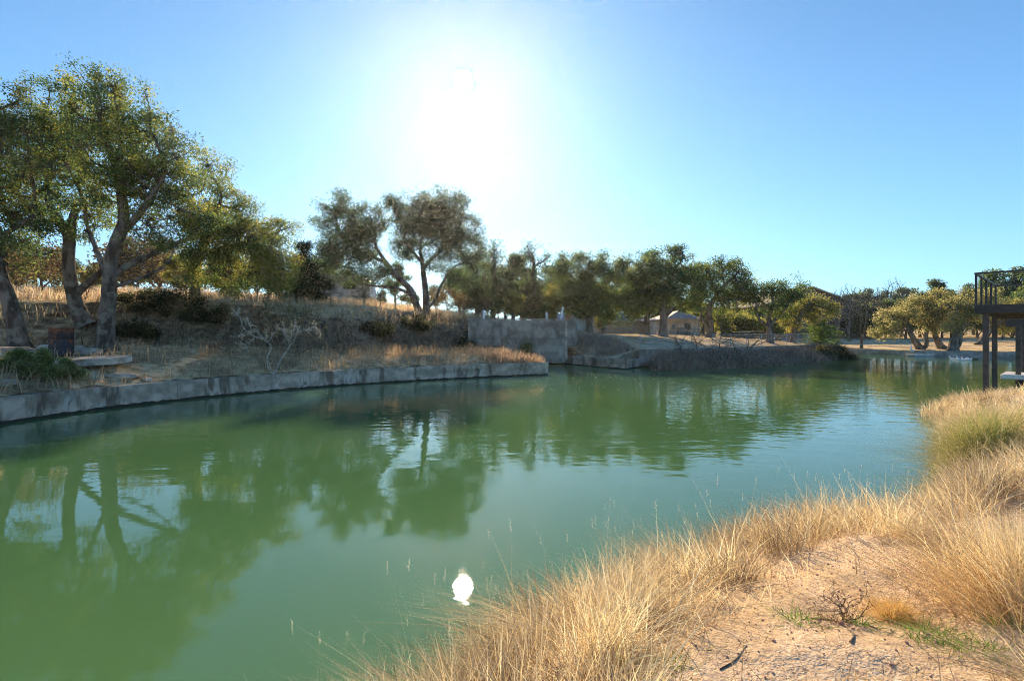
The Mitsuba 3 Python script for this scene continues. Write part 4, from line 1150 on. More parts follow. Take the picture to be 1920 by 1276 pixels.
for xx in (cx0 + 1.9, cx0 + 2.75):
    part(key, 'wheel', tube([(xx, Y - .05, zb + .35), (xx, Y + .2, zb + .35)], [.36, .36], 18, True), 'black_rubber', 30)
part(key, 'awning', tube([(cx0 + .3, Y - .08, zb + 2.95), (cx1 - 1.4, Y - .08, zb + 2.95)], [.06, .06], 8, True), 'beige_metal', 30)
key = tag('air_conditioner', 'dark grey air conditioner unit on the grass before the tan house', 'air conditioner')
x, Y = (1281 - 960) / FOCAL * 64, 64.0
z = gz(x, Y)
part(key, 'casing', box(x - .5, x + .5, Y, Y + .9, z, z + .85), 'dark_box')
for k in range(6):
    part(key, 'louver', box(x - .46, x + .46, Y - .03, Y - .004, z + .08 + .12 * k, z + .14 + .12 * k), 'grey_box')
part(key, 'top_grille', box(x - .52, x + .52, Y - .02, Y + .92, z + .85, z + .9), 'dark_steel')


# wire fence on the low wall
fl = resample(LOW_WALL, 0.1)
fl = offset(fl, 0.12)
fs = np.r_[0, np.cumsum(np.linalg.norm(np.diff(fl, axis=0), axis=1))]
key = tag('wire_fence', 'long galvanised chain link fence on top of the low wall by the lawn', 'fence')


def fpt(s):
    return np.array([np.interp(s, fs, fl[:, 0]), np.interp(s, fs, fl[:, 1])])


FZ0, FZ1 = 1.4, 2.52
npost = 12
for k in range(npost):
    x, y = fpt(fs[-1] * k / (npost - 1))
    part(key, 'post', tube([(x, y, FZ0 - .1), (x, y, FZ1 + .04), (x, y, FZ1 + .07)], [.03, .03, .012], 8, True), 'galvanised', 30)
x, y = fpt(0)
part(key, 'top_rail', tube([(*fpt(s), FZ1) for s in np.linspace(0, fs[-1], 30)], .022, 6), 'galvanised', True)
wires = []
hh = FZ1 - FZ0 - 0.08
for s in np.arange(-hh, fs[-1], 0.085):
    for sg in (1, -1):
        s0, s1 = (s, s + hh) if sg > 0 else (s + hh, s)
        if min(s0, s1) < 0 or max(s0, s1) > fs[-1]:
            continue
        wires.append(tube([(*fpt(s0), FZ0 + .04), (*fpt((s0 + s1) / 2), FZ0 + .04 + hh / 2), (*fpt(s1), FZ1 - .02)], .0022, 3))
part(key, 'wire_mesh', join(wires), 'galvanised')
tag(key + '__wire_mesh', 'chain link wires', kind='stuff')

# dark picnic shelter and tables behind the fence
key = tag('picnic_shelter', 'low dark roofed picnic shelter with thin posts behind the wire fence', 'shelter')
Y = 66.0
c0, c1 = at(1393, 622, Y), at(1447, 622, Y)
part(key, 'roof', hip_roof(c0[0], c1[0], Y, Y + 3, c0[2], .16, .3), 'dark_roof')
for x in np.linspace(c0[0] + .2, c1[0] - .2, 4):
    part(key, 'post', box(x - .06, x + .06, Y + .1, Y + .22, gz(x, Y) - .1, c0[2] - .02), 'dark_steel')


def picnic_table(px, Y, label):
    key = tag(name('picnic_table'), label, 'table')
    x = (px - 960) / FOCAL * Y
    z = gz(x, Y)
    part(key, 'top', box(x - .9, x + .9, Y - .35, Y + .35, z + .7, z + .76), 'pale_wood')
    for s in (-1, 1):
        part(key, 'bench', box(x - .9, x + .9, Y + s * .72 - .13, Y + s * .72 + .13, z + .42, z + .46), 'pale_wood')
        part(key, 'leg', cat(frame_box((x + s * .65, Y), (1, 0), (0, 1), -.04, .04, -.7, .7, z + .34, z + .41), trimesh.creation.cylinder(radius=.04, segment=[(x + s * .65, Y - .6, z - .05), (x + s * .65, Y - .2, z + .69)]), trimesh.creation.cylinder(radius=.04, segment=[(x + s * .65, Y + .6, z - .05), (x + s * .65, Y + .2, z + .69)])), 'dark_steel')


picnic_table(1390, 62, 'pale picnic table behind the fence at the left side of the dark shelter')
picnic_table(1428, 64, 'pale picnic table behind the fence under the dark shelter')
picnic_table(1470, 62, 'pale picnic table behind the fence right of the forked oak')


# ------------------------------------------------------------------ rusty barrel, stone slab, rocks, fallen branch
def rock(base, label, c, size, seed, bsdf='limestone', flat=0.6, rot=0.0, sub=3, cat_='rock', rough=0.25):
    m = trimesh.creation.icosphere(subdivisions=sub)
    v = np.array(m.vertices)
    v = np.sign(v) * np.abs(v) ** 0.7
    v *= 1 + rough * (meshkit.fbm(v * 1.6 + seed * 3.1, 3, seed) - 0.5)[:, None] * 2
    v = v * np.asarray(size) * [1, 1, flat]
    ca, sa = math.cos(rot), math.sin(rot)
    v = v @ np.array([[ca, sa, 0], [-sa, ca, 0], [0, 0, 1]])
    key = tag(name(base), label, cat_)
    put(key, (v + np.asarray(c), m.faces), bsdf, smooth=40)
    return key


Y = 22.0
x = (115 - 960) / FOCAL * Y
z = gz(x, Y)
key = tag('rusty_barrel', 'rusty dark steel barrel standing between two oak trunks behind the slab', 'barrel')
R, H = 0.41, 2.83 - z
prof = [(0.0, 0.02), (R - .02, 0.0), (R, .02), (R, H * .3), (R + .02, H * .32), (R, H * .34), (R, H * .63), (R + .02, H * .65), (R, H * .67), (R, H - .03), (R + .018, H - .015), (R, H), (R - .03, H - .01), (R - .03, H - .12), (0.0, H - .12)]
m = trimesh.creation.revolve(np.array(prof), sections=40)
m.apply_translation([x, Y, z])
part(key, 'body', m, 'rust', 30)
m = trimesh.creation.annulus(r_min=R - .02, r_max=R + .03, height=.03, sections=40)
m.apply_translation([x, Y, z + H - .01])
part(key, 'rim', m, 'rust', 30)

# slab: an irregular flat stone lying tilted on the slope
rng = np.random.default_rng(9)
Y = 20.4
out = np.array([at(92, 672, Y)[:2] + [0, -.2], at(150, 680, Y)[:2] + [0, -.75], at(190, 680, Y)[:2] + [0, -.8], at(228, 672, Y)[:2] + [0, -.35], at(226, 660, Y)[:2] + [0.05, .5], at(190, 655, Y)[:2] + [0, .95], at(140, 655, Y)[:2] + [0, .85], at(108, 660, Y)[:2] + [0, .45]])
poly = Polygon(out).buffer(.08).buffer(-.05)
m = trimesh.creation.extrude_polygon(poly, 0.24, engine='earcut')
m = m.subdivide_to_size(0.22)
v = np.array(m.vertices)
v[:, :2] += 0.06 * (np.stack([meshkit.noise(v * 4 + 7), meshkit.noise(v * 4 + 31)], 1) - .5)
v[:, 2] += 0.05 * (meshkit.fbm(v * 3, 3) - .5)
c = v[:, :2].mean(0)
zc = gz(c[0], c[1])
v[:, 2] += zc + .06 + (v[:, 1] - c[1]) * .06 + (v[:, 0] - c[0]) * .03
put('stone_slab', (v, m.faces), 'limestone', smooth=30)
tag('stone_slab', 'large flat pale stone slab lying below the tallest left oak', 'stone slab')
for i, (px, Y, s, lab) in enumerate([(88, 22.5, (.4, .3, .35), 'grey boulder leaning beside the left of the rusty barrel'), (20, 21.5, (.9, .4, .3), 'long grey stone at the foot of the leftmost oak'), (150, 23.6, (.28, .22, .2), 'pale stone at the foot of the second oak trunk, upper'), (170, 23.0, (.45, .3, .25), 'pale stone between the barrel and the tallest oak trunk'), (228, 19.9, (.5, .25, .16), 'whitish stone lying in the dry grass above the wall'), (8, 16.5, (.35, .22, .16), 'pale stone at the left edge on top of the wall'), (276, 20.4, (.2, .14, .1), 'small white stone right at the wall top')]):
    x = (px - 960) / FOCAL * Y
    rock('rock', lab, (x, Y, gz(x, Y) + s[2] * .25), s, 40 + i, flat=.8, rot=i)

key = tag('fallen_branch', 'dead branch slanting out of the brush below the wire fence', 'branch')
p = [at(1372, 678, 41.2), at(1390, 664, 41.3), at(1408, 650, 41.4), at(1424, 636, 41.5)]
part(key, 'limb', tube(curve(p, .3), np.linspace(.1, .04, len(curve(p, .3))), 7, True), 'bark', True)
for q in ([at(1400, 656, 41.3), at(1404, 640, 41.2), at(1399, 628, 41.2)], [at(1412, 647, 41.4), at(1425, 644, 41.6), at(1436, 640, 41.6)], [at(1388, 666, 41.3), at(1378, 655, 41.2), at(1374, 640, 41.1)]):
    part(key, 'twig', tube(curve(q, .3), .03, 5, True), 'bark', True)
for i, (px, Y, tx, ty, lab) in enumerate([(1310, 41.5, 1300, 615, 'bare scraggly bush in front of the fence, left of the fallen branch'), (1345, 42.0, 1352, 618, 'bare scraggly bush in front of the fence, nearest the fallen branch'), (1282, 40.8, 1268, 628, 'bare scraggly bush in front of the fence, farthest left')]):
    x = (px - 960) / FOCAL * Y
    sapling(lab, px, 0, Y, tx, ty, 150 + i, n=120, spread_px=36, base='bare_bush', foot_pt=np.array([x, Y, gz(x, Y) - .05]))
for i, (px, Y, tx, ty, lab) in enumerate([(560, 27.6, 556, 640, 'bare tangled bush on the ledge right of the bare sapling'), (640, 30.2, 648, 628, 'bare tangled bush at the slope foot below the camper'), (735, 35.5, 728, 622, 'bare tangled bush at the slope foot below the rounded bank oak'), (430, 25.4, 424, 632, 'bare tangled bush at the slope foot left of the bare sapling'), (830, 41.0, 836, 628, 'bare tangled bush at the slope foot just left of the tall grey wall')]):
    x = (px - 960) / FOCAL * Y
    sapling(lab, px, 0, Y, tx, ty, 170 + i, n=130, spread_px=30, base='bare_bush', foot_pt=np.array([x, Y, gz(x, Y) - .05]), r=.03)


# ------------------------------------------------------------------ the black two-level dock at the right
DO = np.array([17.34, 20.0])                 # near left corner of the upper deck
DU, DV = np.array([.69, -.724]), np.array([.724, .69])   # along the front edge (to the right), away from the camera
DW, DL = 9.0, 7.6
ZT, ZB = 3.66, 3.36


def dbox(*a):
    return frame_box(DO, DU, DV, *a)


key = tag('boat_dock', 'black steel two-level boat dock with open railing at the right edge', 'dock')
part(key, 'fascia', dbox(0, DW, 0, .09, ZB, ZT), 'black_steel')
part(key, 'fascia', dbox(0, .09, .092, DL, ZB, ZT), 'black_steel')
part(key, 'fascia', dbox(.092, DW, DL - .09, DL, ZB, ZT), 'dark_steel')
n = 54
for k in range(n):
    a = .095 + k * (DL - .2) / n
    part(key, 'deck_board', dbox(.092, DW, a, a + (DL - .2) / n - .008, ZT - .06, ZT - .01), 'pale_wood')
for k in range(6):
    a = .9 + k * 1.1
    part(key, 'joist', dbox(.1, DW, a, a + .06, ZB + .02, ZT - .065), 'dark_steel')
for a, bq in [(.3, .3), (.3, 3.6), (4.6, .3), (4.6, 3.6), (4.6, DL - .5), (8.6, .3), (8.6, DL - .5)]:
    part(key, 'post', dbox(a - .085, a + .085, bq - .085, bq + .085, -1.0, ZB - .003), 'dark_steel')
part(key, 'beam', dbox(.39, 4.51, 3.55, 3.65, ZB - .16, ZB - .005), 'dark_steel')
RZ = 4.82
for bq in (.045, 1.75, 3.5, 5.4, DL - .05):
    part(key, 'rail_post', dbox(.01, .08, bq - .035, bq + .035, ZT + .002, RZ), 'black_steel')
for a in (3.0, 6.0, 8.9):
    part(key, 'rail_post', dbox(a - .035, a + .035, .01, .08, ZT + .002, RZ), 'black_steel')
    part(key, 'rail_post', dbox(a - .035, a + .035, DL - .08, DL - .01, ZT + .002, RZ), 'black_steel')
part(key, 'top_rail', dbox(-.005, DW, 0, .09, RZ + .002, RZ + .06), 'black_steel')
part(key, 'top_rail', dbox(-.005, .09, .092, DL, RZ + .002, RZ + .06), 'black_steel')
part(key, 'top_rail', dbox(.092, DW, DL - .09, DL - .002, RZ + .002, RZ + .06), 'black_steel')
part(key, 'lower_deck', dbox(1.6, DW, 1.2, DL - .2, .42, .7), 'dark_steel')
for k in range(12):
    part(key, 'lower_board', dbox(1.65 + k * .6, 1.65 + k * .6 + .59, 1.15, DL - .15, .703, .75), 'pale_wood')
part(key, 'bumper', dbox(1.2, DW, DL - .6, DL - .4, .78, .92), 'white_plastic')
# the second platform farther along the water
key = tag('far_dock', 'second dark boat dock with square posts seen between the posts of the near dock', 'dock')
o = at(1886, 625, 27.0)[:2]


def fbox(*a):
    return frame_box(o, DU, DV, *a)


part(key, 'header', fbox(0, 7, 0, .25, 2.95, 3.32), 'dark_steel')
for a, bq in [(.45, 0.12), (.45, 3.0), (4.5, .12), (4.5, 3.0)]:
    part(key, 'post', fbox(a - .1, a + .1, bq - .1, bq + .1, -.8, 2.945 if bq < 1 else 3.2), 'dark_steel')
part(key, 'platform', fbox(-.2, 7, -.3, 3.2, .3, .52), 'pale_wood')
part(key, 'bumper', fbox(-.1, 7, -.5, -.33, .34, .56), 'white_plastic')
key = tag('floating_platform', 'low pale floating platform in front of the far wall', 'platform')
a, bq = at(1704, 666, 61.3), at(1740, 667, 60.2)
part(key, 'deck', frame_box(a[:2], (1, 0), (0, 1), 0, 2.4, -.8, .6, .12, .3), 'pale_wood')
part(key, 'float', frame_box(a[:2], (1, 0), (0, 1), .1, 2.3, -.7, .5, -.2, .118), 'grey_box')


# ------------------------------------------------------------------ birds
def duck(label, x, y, heading, s, bsdf, z=0.0, neck_up=0.13, group=None, legs=False):
    key = tag(name('duck'), label, 'duck', group)
    import manifold3d as m3

    def ball(p, r):
        return m3.Manifold.sphere(r, 14).translate([float(q) for q in p])

    def bone(p, r, q, R):
        return m3.Manifold.hull(ball(p, r) + ball(q, R))
    nz = neck_up
    body = bone((-.14, 0, .1), .085, (.12, 0, .11), .1) + bone((-.14, 0, .1), .08, (-.33, 0, .19), .018)
    body += bone((.14, 0, .14), .06, (.21, 0, .14 + nz * .6), .036) + bone((.21, 0, .14 + nz * .6), .036, (.22, 0, .16 + nz), .034)
    body += bone((.22, 0, .17 + nz), .045, (.26, 0, .165 + nz), .036)
    body += bone((-.16, .075, .13), .05, (.08, .085, .14), .05) + bone((-.16, -.075, .13), .05, (.08, -.085, .14), .05)
    body = body.refine_to_length(.03).to_mesh()
    m = trimesh.Trimesh(body.vert_properties[:, :3], body.tri_verts)
    m = trimesh.smoothing.filter_taubin(m, iterations=6)
    beak = bone((.28, 0, .16 + nz), .018, (.335, 0, .15 + nz), .009).to_mesh()
    R = trimesh.transformations.rotation_matrix(heading, [0, 0, 1])
    R[:3, :3] *= s
    R[:3, 3] = [x, y, z]
    m.apply_transform(R)
    put(key + '__body', (m.vertices, m.faces), bsdf, smooth=True)
    b = trimesh.Trimesh(beak.vert_properties[:, :3], beak.tri_verts)
    b.apply_transform(R)
    put(key + '__beak', (b.vertices, b.faces), 'beak_orange', smooth=True)
    if legs:
        for sg in (-1, 1):
            lg = join([tube([(0, .04 * sg, .04), (.0, .045 * sg, -.12), (.06, .045 * sg, -.13)], [.012, .01, .016], 6, True)])
            lm = trimesh.Trimesh(*lg, process=False)
            lm.apply_transform(R)
            put(name(key + '__leg'), (lm.vertices, lm.faces), 'beak_orange')


for i, (px, py, hd, s, b_, lab) in enumerate([
    (1787, 674.5, 2.9, 1.15, 'feather_white', 'white duck leading the flock at its left end'), (1794, 674, 3.3, .95, 'feather_dark', 'dark duck right behind the leading white duck'),
    (1798, 672.6, 3.0, 1.0, 'feather_white', 'white duck third from the left of the flock, farther out'), (1800, 675.6, 2.8, 1.0, 'feather_white', 'white duck third from the left of the flock, nearer the camera'),
    (1805, 673.2, .4, 1.0, 'feather_dark', 'dark duck in the middle of the flock'), (1808, 675.2, 3.2, 1.05, 'feather_white', 'white duck just left of the centre of the flock'),
    (1813, 673, 2.7, 1.05, 'feather_white', 'white duck just right of the centre of the flock'), (1817, 675.4, 3.4, 1.0, 'feather_white', 'white duck near the right end of the flock'),
    (1823, 674, 3.0, .95, 'feather_dark', 'dark duck second from the right end of the flock'), (1829, 674.6, 3.2, .95, 'feather_dark', 'dark duck last at the right end of the flock')]):
    Y = EYE * FOCAL / (py - 625)
    x = (px - 960) / FOCAL * Y
    duck(lab, x, Y, hd, s * 1.1, b_, z=-.05)
a = at(1704, 666, 61.0)
duck('white bird standing on the end of the low floating platform', a[0] + .15, a[1] - .3, 1.2, 1.5, 'feather_white', z=.5, neck_up=.3, legs=True)


# ------------------------------------------------------------------ grass
def blades(base, height, lean, width, col, segs=3, curl=0.5, rng=None, ref=None):
    """ribbons: base (n, 3), height (n,), lean (n, 2) horizontal shift of the tip, all vectorised"""
    n = len(base)
    t = np.linspace(0, 1, segs + 1)
    ln = np.hypot(lean[:, 0], lean[:, 1])
    up = np.sqrt(np.maximum(height ** 2 - (0.7 * np.minimum(ln, height)) ** 2, 0.05 * height ** 2))
    p = np.zeros((n, segs + 1, 3))
    e = 1.0 + curl
    p[:, :, :2] = base[:, None, :2] + lean[:, None, :] * (t[None, :, None] ** e)
    p[:, :, 2] = base[:, None, 2] + up[:, None] * (t - 0.25 * curl * np.clip(ln / height, 0, 1.5)[:, None] * t ** 2.5)
    ang = rng.uniform(0, np.pi, n)
    w = np.stack([np.cos(ang), np.sin(ang), rng.uniform(-.2, .2, n)], 1) * width[:, None]
    taper = np.array([0.8, 1.0, 0.75, 0.45][:segs] if segs <= 4 else np.linspace(1, .4, segs))
    L_ = p[:, :segs] - w[:, None] * taper[None, :, None] * .5
    R_ = p[:, :segs] + w[:, None] * taper[None, :, None] * .5
    v = np.concatenate([np.stack([L_, R_], 2).reshape(n, segs * 2, 3), p[:, segs:segs + 1]], 1)
    k = segs * 2 + 1
    f = []
    for s in range(segs - 1):
        a = 2 * s
        f += [[a, a + 1, a + 3], [a, a + 3, a + 2]]
    f.append([2 * segs - 2, 2 * segs - 1, 2 * segs])
    f = (np.array(f)[None] + (np.arange(n) * k)[:, None, None]).reshape(-1, 3)
    return v.reshape(-1, 3), f, np.repeat(np.clip(col, .01, .95), k, axis=0)


def tints(n, rng, table, vary=.25):
    t = np.asarray(table, float)
    return t[rng.integers(0, len(t), n)] * rng.uniform(1 - vary, 1 + vary, (n, 1))


STRAW = [(0.82, 0.69, 0.44), (0.76, 0.62, 0.36), (0.87, 0.77, 0.55), (0.68, 0.53, 0.3), (0.82, 0.71, 0.48)]
STRAW_OLD = [(0.46, 0.34, 0.2), (0.38, 0.28, 0.17), (0.56, 0.44, 0.27), (0.3, 0.22, 0.14)]
STRAW_PINK = [(0.62, 0.42, 0.27), (0.55, 0.36, 0.22), (0.7, 0.52, 0.34)]
BRUSHC = [(0.26, 0.2, 0.16), (0.2, 0.155, 0.125), (0.34, 0.27, 0.2), (0.15, 0.12, 0.1), (0.4, 0.33, 0.25)]


def smoothstep_np(a, b, x):
    t = np.clip((x - a) / (b - a), 0, 1)
    return t * t * (3 - 2 * t)


def scatter_strip(rng, n, line, d0, d1, sel=None):
    """random plan points at offsets d0..d1 to the left of a line"""
    p = resample(line, .2)
    t = unit(np.gradient(p, axis=0))
    i = rng.integers(0, len(p), n)
    d = rng.uniform(d0, d1, n)
    q = p[i] + d[:, None] * np.stack([-t[i, 1], t[i, 0]], 1) + rng.normal(0, .1, (n, 2))
    return q if sel is None else q[sel(q)]


def on_far(q, sink=.03):
    return np.column_stack([q, far_height(q[:, 0], q[:, 1]) - sink])


def visible(q, m=1.12):
    return (q[:, 1] > 2) & (np.abs(q[:, 0]) < m * q[:, 1] * .96 + 2)


rng = np.random.default_rng(200)
# dry grass on the ledge above the curving wall
q = scatter_strip(rng, 16000, WALL, .38, 5.2, visible)
q = q[(q[:, 1] > 12)]
cl = meshkit.fbm(np.column_stack([q * .8, q[:, 0] * 0]), 3, 31)
bare = (q[:, 0] < -13.6) & (cl < .52)
q, cl = q[~bare], cl[~bare]
n = len(q)
h = rng.uniform(.25, .75, n) * (.55 + .9 * cl)
v, f, c = blades(on_far(q), h, rng.normal(0, .28, (n, 2)) * h[:, None] + [.04, 0], rng.uniform(.014, .028, n), tints(n, rng, STRAW_OLD + STRAW_PINK[:2] + STRAW[3:4]), 2, .5, rng)
put('ledge_grass', (v, f), 'straw', color=c)
tag('ledge_grass', 'dry brown grass on the ledge above the curving wall', 'grass', kind='stuff')
# slope and crest grass
q = np.column_stack([rng.uniform(-44, 4.5, 42000), rng.uniform(20, 56, 42000)])
fl_ = np.array([(-31, 17), (-20.5, 24.3), (-14.5, 26.8), (-8.6, 33), (-5.5, 38), (-3.75, 43.7)])
d, s = polyline_distance(q[:, 0], q[:, 1], fl_)
d = d * s
q, d = q[visible(q) & (d > 0) & inside(LEFT_LAND, q[:, 0], q[:, 1])], d[visible(q) & (d > 0) & inside(LEFT_LAND, q[:, 0], q[:, 1])]
wallfree = ~((q[:, 0] > -4) & (q[:, 1] < 44.6))
q, d = q[wallfree], d[wallfree]
keep = rng.random(len(q)) < np.where(d < 5, np.where(q[:, 0] > -14, .85, .4), np.where(d < 14, 1.0, .5))
q, d = q[keep], d[keep]
n = len(q)
h = rng.uniform(.3, .8, n) * np.where(d < 5, .8, 1.0)
col = np.where(((d < 1.8) | ((d < 5) & (q[:, 0] < -14)))[:, None], tints(n, rng, STRAW_OLD), tints(n, rng, STRAW + STRAW_PINK + STRAW_PINK))
v, f, c = blades(on_far(q), h, rng.normal(0, .25, (n, 2)) * h[:, None], rng.uniform(.022, .045, n), col, 2, .5, rng)
put('crest_grass', (v, f), 'straw', color=c)
tag('crest_grass', 'golden dry grass on the crest and slope of the left bank', 'grass', kind='stuff')
# dark brush on the shaded cut face of the left bank
q = np.column_stack([rng.uniform(-26, -3.6, 26000), rng.uniform(22, 47, 26000)])
d, s = polyline_distance(q[:, 0], q[:, 1], fl_)
d = d * s
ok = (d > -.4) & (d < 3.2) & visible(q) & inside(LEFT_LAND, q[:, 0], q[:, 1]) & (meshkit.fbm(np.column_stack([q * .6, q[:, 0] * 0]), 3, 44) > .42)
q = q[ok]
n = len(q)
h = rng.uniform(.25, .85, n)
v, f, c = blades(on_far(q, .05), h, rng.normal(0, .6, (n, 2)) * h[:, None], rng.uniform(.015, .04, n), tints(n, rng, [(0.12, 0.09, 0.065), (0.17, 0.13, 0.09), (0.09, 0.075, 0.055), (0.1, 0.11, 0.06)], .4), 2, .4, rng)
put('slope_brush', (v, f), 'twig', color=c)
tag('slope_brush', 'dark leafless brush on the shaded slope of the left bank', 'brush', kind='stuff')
# twiggy brush along the right bank and under the fence
q = np.vstack([scatter_strip(rng, 16000, BRUSH[:-2], .05, 3.6), np.column_stack([rng.uniform(4.9, 11, 2600), rng.uniform(40.5, 50, 2600)])])
q = q[inside(LEFT_LAND, q[:, 0], q[:, 1]) & visible(q)]
dl, sl = polyline_distance(q[:, 0], q[:, 1], LOW_WALL)
q = q[((dl * sl < -.05) & ((dl > .9) | (q[:, 0] > 19))) | (q[:, 0] < 9.8)]
n = len(q)
tall = meshkit.fbm(np.column_stack([q * .5, q[:, 0] * 0]), 3, 17)
h = rng.uniform(.3, 1.05, n) * (.35 + 1.0 * smoothstep_np(.35, .65, tall)) * np.where(q[:, 0] < 10, .65, .8) + .1
dp, sp = polyline_distance(q[:, 0], q[:, 1], PIER[1:])
ok = dp > .9
q, h = q[ok], h[ok]
n = len(q)
v, f, c = blades(on_far(q, .05), h, rng.normal(0, .55, (n, 2)) * h[:, None], rng.uniform(.02, .055, n), tints(n, rng, BRUSHC, .5), 2, .3, rng)
n2 = int(n * 1.6)
k = rng.integers(0, n, n2)
b2 = on_far(q, 0)[k] + np.column_stack([rng.normal(0, .1, n2), rng.normal(0, .1, n2), h[k] * rng.uniform(.3, .8, n2)])
v2, f2, c2 = blades(b2, rng.uniform(.15, .45, n2), rng.normal(0, .3, (n2, 2)), rng.uniform(.015, .03, n2), tints(n2, rng, BRUSHC), 1, .3, rng)
v, f = join([(v, f), (v2, f2)])
put('brush', (v, f), 'twig', color=np.vstack([c, c2]))
tag('brush', 'grey brown leafless brush along the right bank below the fence', 'brush', kind='stuff')
# sunlit tufts in front of the inlet
q = np.column_stack([rng.normal(.1, 1.1, 1500), rng.normal(33.4, .5, 1500)])
q = q[inside(LEFT_LAND, q[:, 0], q[:, 1])]
n = len(q)
h = rng.uniform(.3, .75, n)
v, f, c = blades(on_far(q), h, rng.normal(0, .3, (n, 2)) * h[:, None], rng.uniform(.02, .035, n), tints(n, rng, STRAW_PINK), 2, .5, rng)
put('pink_tuft', (v, f), 'straw', color=c)
tag('pink_tuft', 'pinkish dry tuft at the end of the curving wall', 'grass', kind='stuff')

# ---- the foreground: tall dry grass along the sandy shore
rng = np.random.default_rng(300)
SAND = Polygon([tuple(at(px, py, 1.0)[:2] * 1.7 / ((py - 625) / FOCAL)) for px, py in [(1225, 1300), (1285, 1215), (1400, 1165), (1480, 1105), (1575, 1085), (1690, 1110), (1780, 1140), (1950, 1170), (2100, 1300)]])
SAND2 = Polygon([tuple(at(px, py, 1.0)[:2] * 1.7 / ((py - 625) / FOCAL)) for px, py in [(1800, 985), (1850, 960), (1960, 955), (1960, 1010), (1850, 1010)]])


def shore_clumps(rng, n, d0, d1):
    p = resample(SHORE, .1)
    p = p[(p[:, 1] > 2.6) & (p[:, 0] < 24)]
    t = unit(np.gradient(p, axis=0))
    w = 1 / np.maximum(np.hypot(p[:, 0], p[:, 1]), 3.0) ** .55
    i = rng.choice(len(p), n, p=w / w.sum())
    return p[i] - rng.uniform(d0, d1, n)[:, None] * np.stack([-t[i, 1], t[i, 0]], 1)


cc = np.vstack([shore_clumps(rng, 300, 0.0, 1.25), shore_clumps(rng, 135, 1.1, 4.5), shore_clumps(rng, 110, -.12, .4)])
cc = cc[(cc[:, 1] > 2.35) & (np.abs(cc[:, 0]) < cc[:, 1] * 1.08)]
cc = cc[~inside(SAND, cc[:, 0], cc[:, 1]) & ~inside(SAND2, cc[:, 0], cc[:, 1])]
parts_v, parts_f, parts_c, off = [], [], [], 0


def add_blades(res):
    global off
    v, f, c = res
    parts_v.append(v)
    parts_f.append(f + off)
    parts_c.append(c)
    off += len(v)


for x, y in cc:
    dist = math.hypot(x, y)
    m = int(rng.uniform(70, 190) * min(1.0, 6 / dist + .25))
    r = rng.uniform(.07, .22)
    q = np.array([x, y]) + rng.normal(0, r, (m, 2))
    q = q[~inside(SAND, q[:, 0], q[:, 1])]
    m = len(q)
    if not m:
        continue
    hmax = rng.uniform(.28, .62)
    h = hmax * rng.uniform(.45, 1.1, m)
    ld = np.array([rng.normal(-.15, .42), rng.normal(.08, .38)])
    lean = (ld + rng.normal(0, .36, (m, 2))) * h[:, None] + (q - [x, y]) * .7
    b_ = np.column_stack([q, bank_z(q[:, 0], q[:, 1]) - .02])
    table = np.asarray(STRAW if rng.random() < .64 else STRAW_OLD + [(0.45, 0.4, 0.32)]) * rng.uniform(.78, 1.2)
    if rng.random() < .2:
        lean = lean + np.array([rng.normal(-.2, .5), rng.normal(0, .4)]) * h[:, None]
    add_blades(blades(b_, h, lean, rng.uniform(.0028, .006, m) * (1 + dist * .05), tints(m, rng, table), 3, .6, rng))
# low tangled mat between the clumps
q = shore_clumps(rng, 9000, -.05, 3.2)
q = q[~inside(SAND, q[:, 0], q[:, 1]) & ~inside(SAND2, q[:, 0], q[:, 1]) & (np.abs(q[:, 0]) < q[:, 1] * 1.08)]
m = len(q)
h = rng.uniform(.08, .3, m)
add_blades(blades(np.column_stack([q, bank_z(q[:, 0], q[:, 1]) - .01]), h, rng.normal(0, .75, (m, 2)) * h[:, None], rng.uniform(.003, .006, m) * 1.2, tints(m, rng, STRAW_OLD + STRAW), 2, .8, rng))
# straw litter lying on the sand
q = np.column_stack([rng.uniform(.4, 5, 5200), rng.uniform(2.3, 5.2, 5200)])
m = len(q)
ang = rng.uniform(0, 2 * np.pi, m)
ll = rng.uniform(.02, .12, m)
b_ = np.column_stack([q, bank_z(q[:, 0], q[:, 1]) + .004])
add_blades(blades(b_, np.full(m, .012), np.stack([np.cos(ang), np.sin(ang)], 1) * ll[:, None], rng.uniform(.002, .0045, m), tints(m, rng, STRAW + STRAW_OLD + STRAW_OLD, .5), 2, 0, rng))
# thin tall stalks with seed heads that stand out over the water
q = shore_clumps(rng, 330, -.1, .75)
q = q[np.abs(q[:, 0]) < q[:, 1]]
m = len(q)
h = rng.uniform(.5, .95, m)
b_ = np.column_stack([q, bank_z(q[:, 0], q[:, 1]) - .02])
lean = rng.normal(0, .3, (m, 2)) * h[:, None] + np.array([-.1, .06])
add_blades(blades(b_, h, lean, rng.uniform(.002, .0034, m), tints(m, rng, STRAW), 3, .3, rng))
hd = rng.random(m) < .6
ln = np.hypot(lean[:, 0], lean[:, 1])
up = np.sqrt(np.maximum(h ** 2 - (0.7 * np.minimum(ln, h)) ** 2, .05 * h ** 2))
tipz = b_[:, 2] + up * (1 - .25 * .3 * np.clip(ln / h, 0, 1.5))
tip_ = np.column_stack([b_[:, :2] + lean, tipz])[hd]
for j in range(7):
    k_ = len(tip_)
    add_blades(blades(tip_ - [0, 0, .012 * j], rng.uniform(.015, .035, k_), rng.normal(0, .012, (k_, 2)), rng.uniform(.003, .006, k_), tints(k_, rng, STRAW[2:3]), 1, .2, rng))
put('shore_grass', (np.vstack(parts_v), np.vstack(parts_f)), 'straw', color=np.vstack(parts_c))
tag('shore_grass', 'tall dry straw coloured grass along the sandy shore in the foreground', 'grass', kind='stuff')


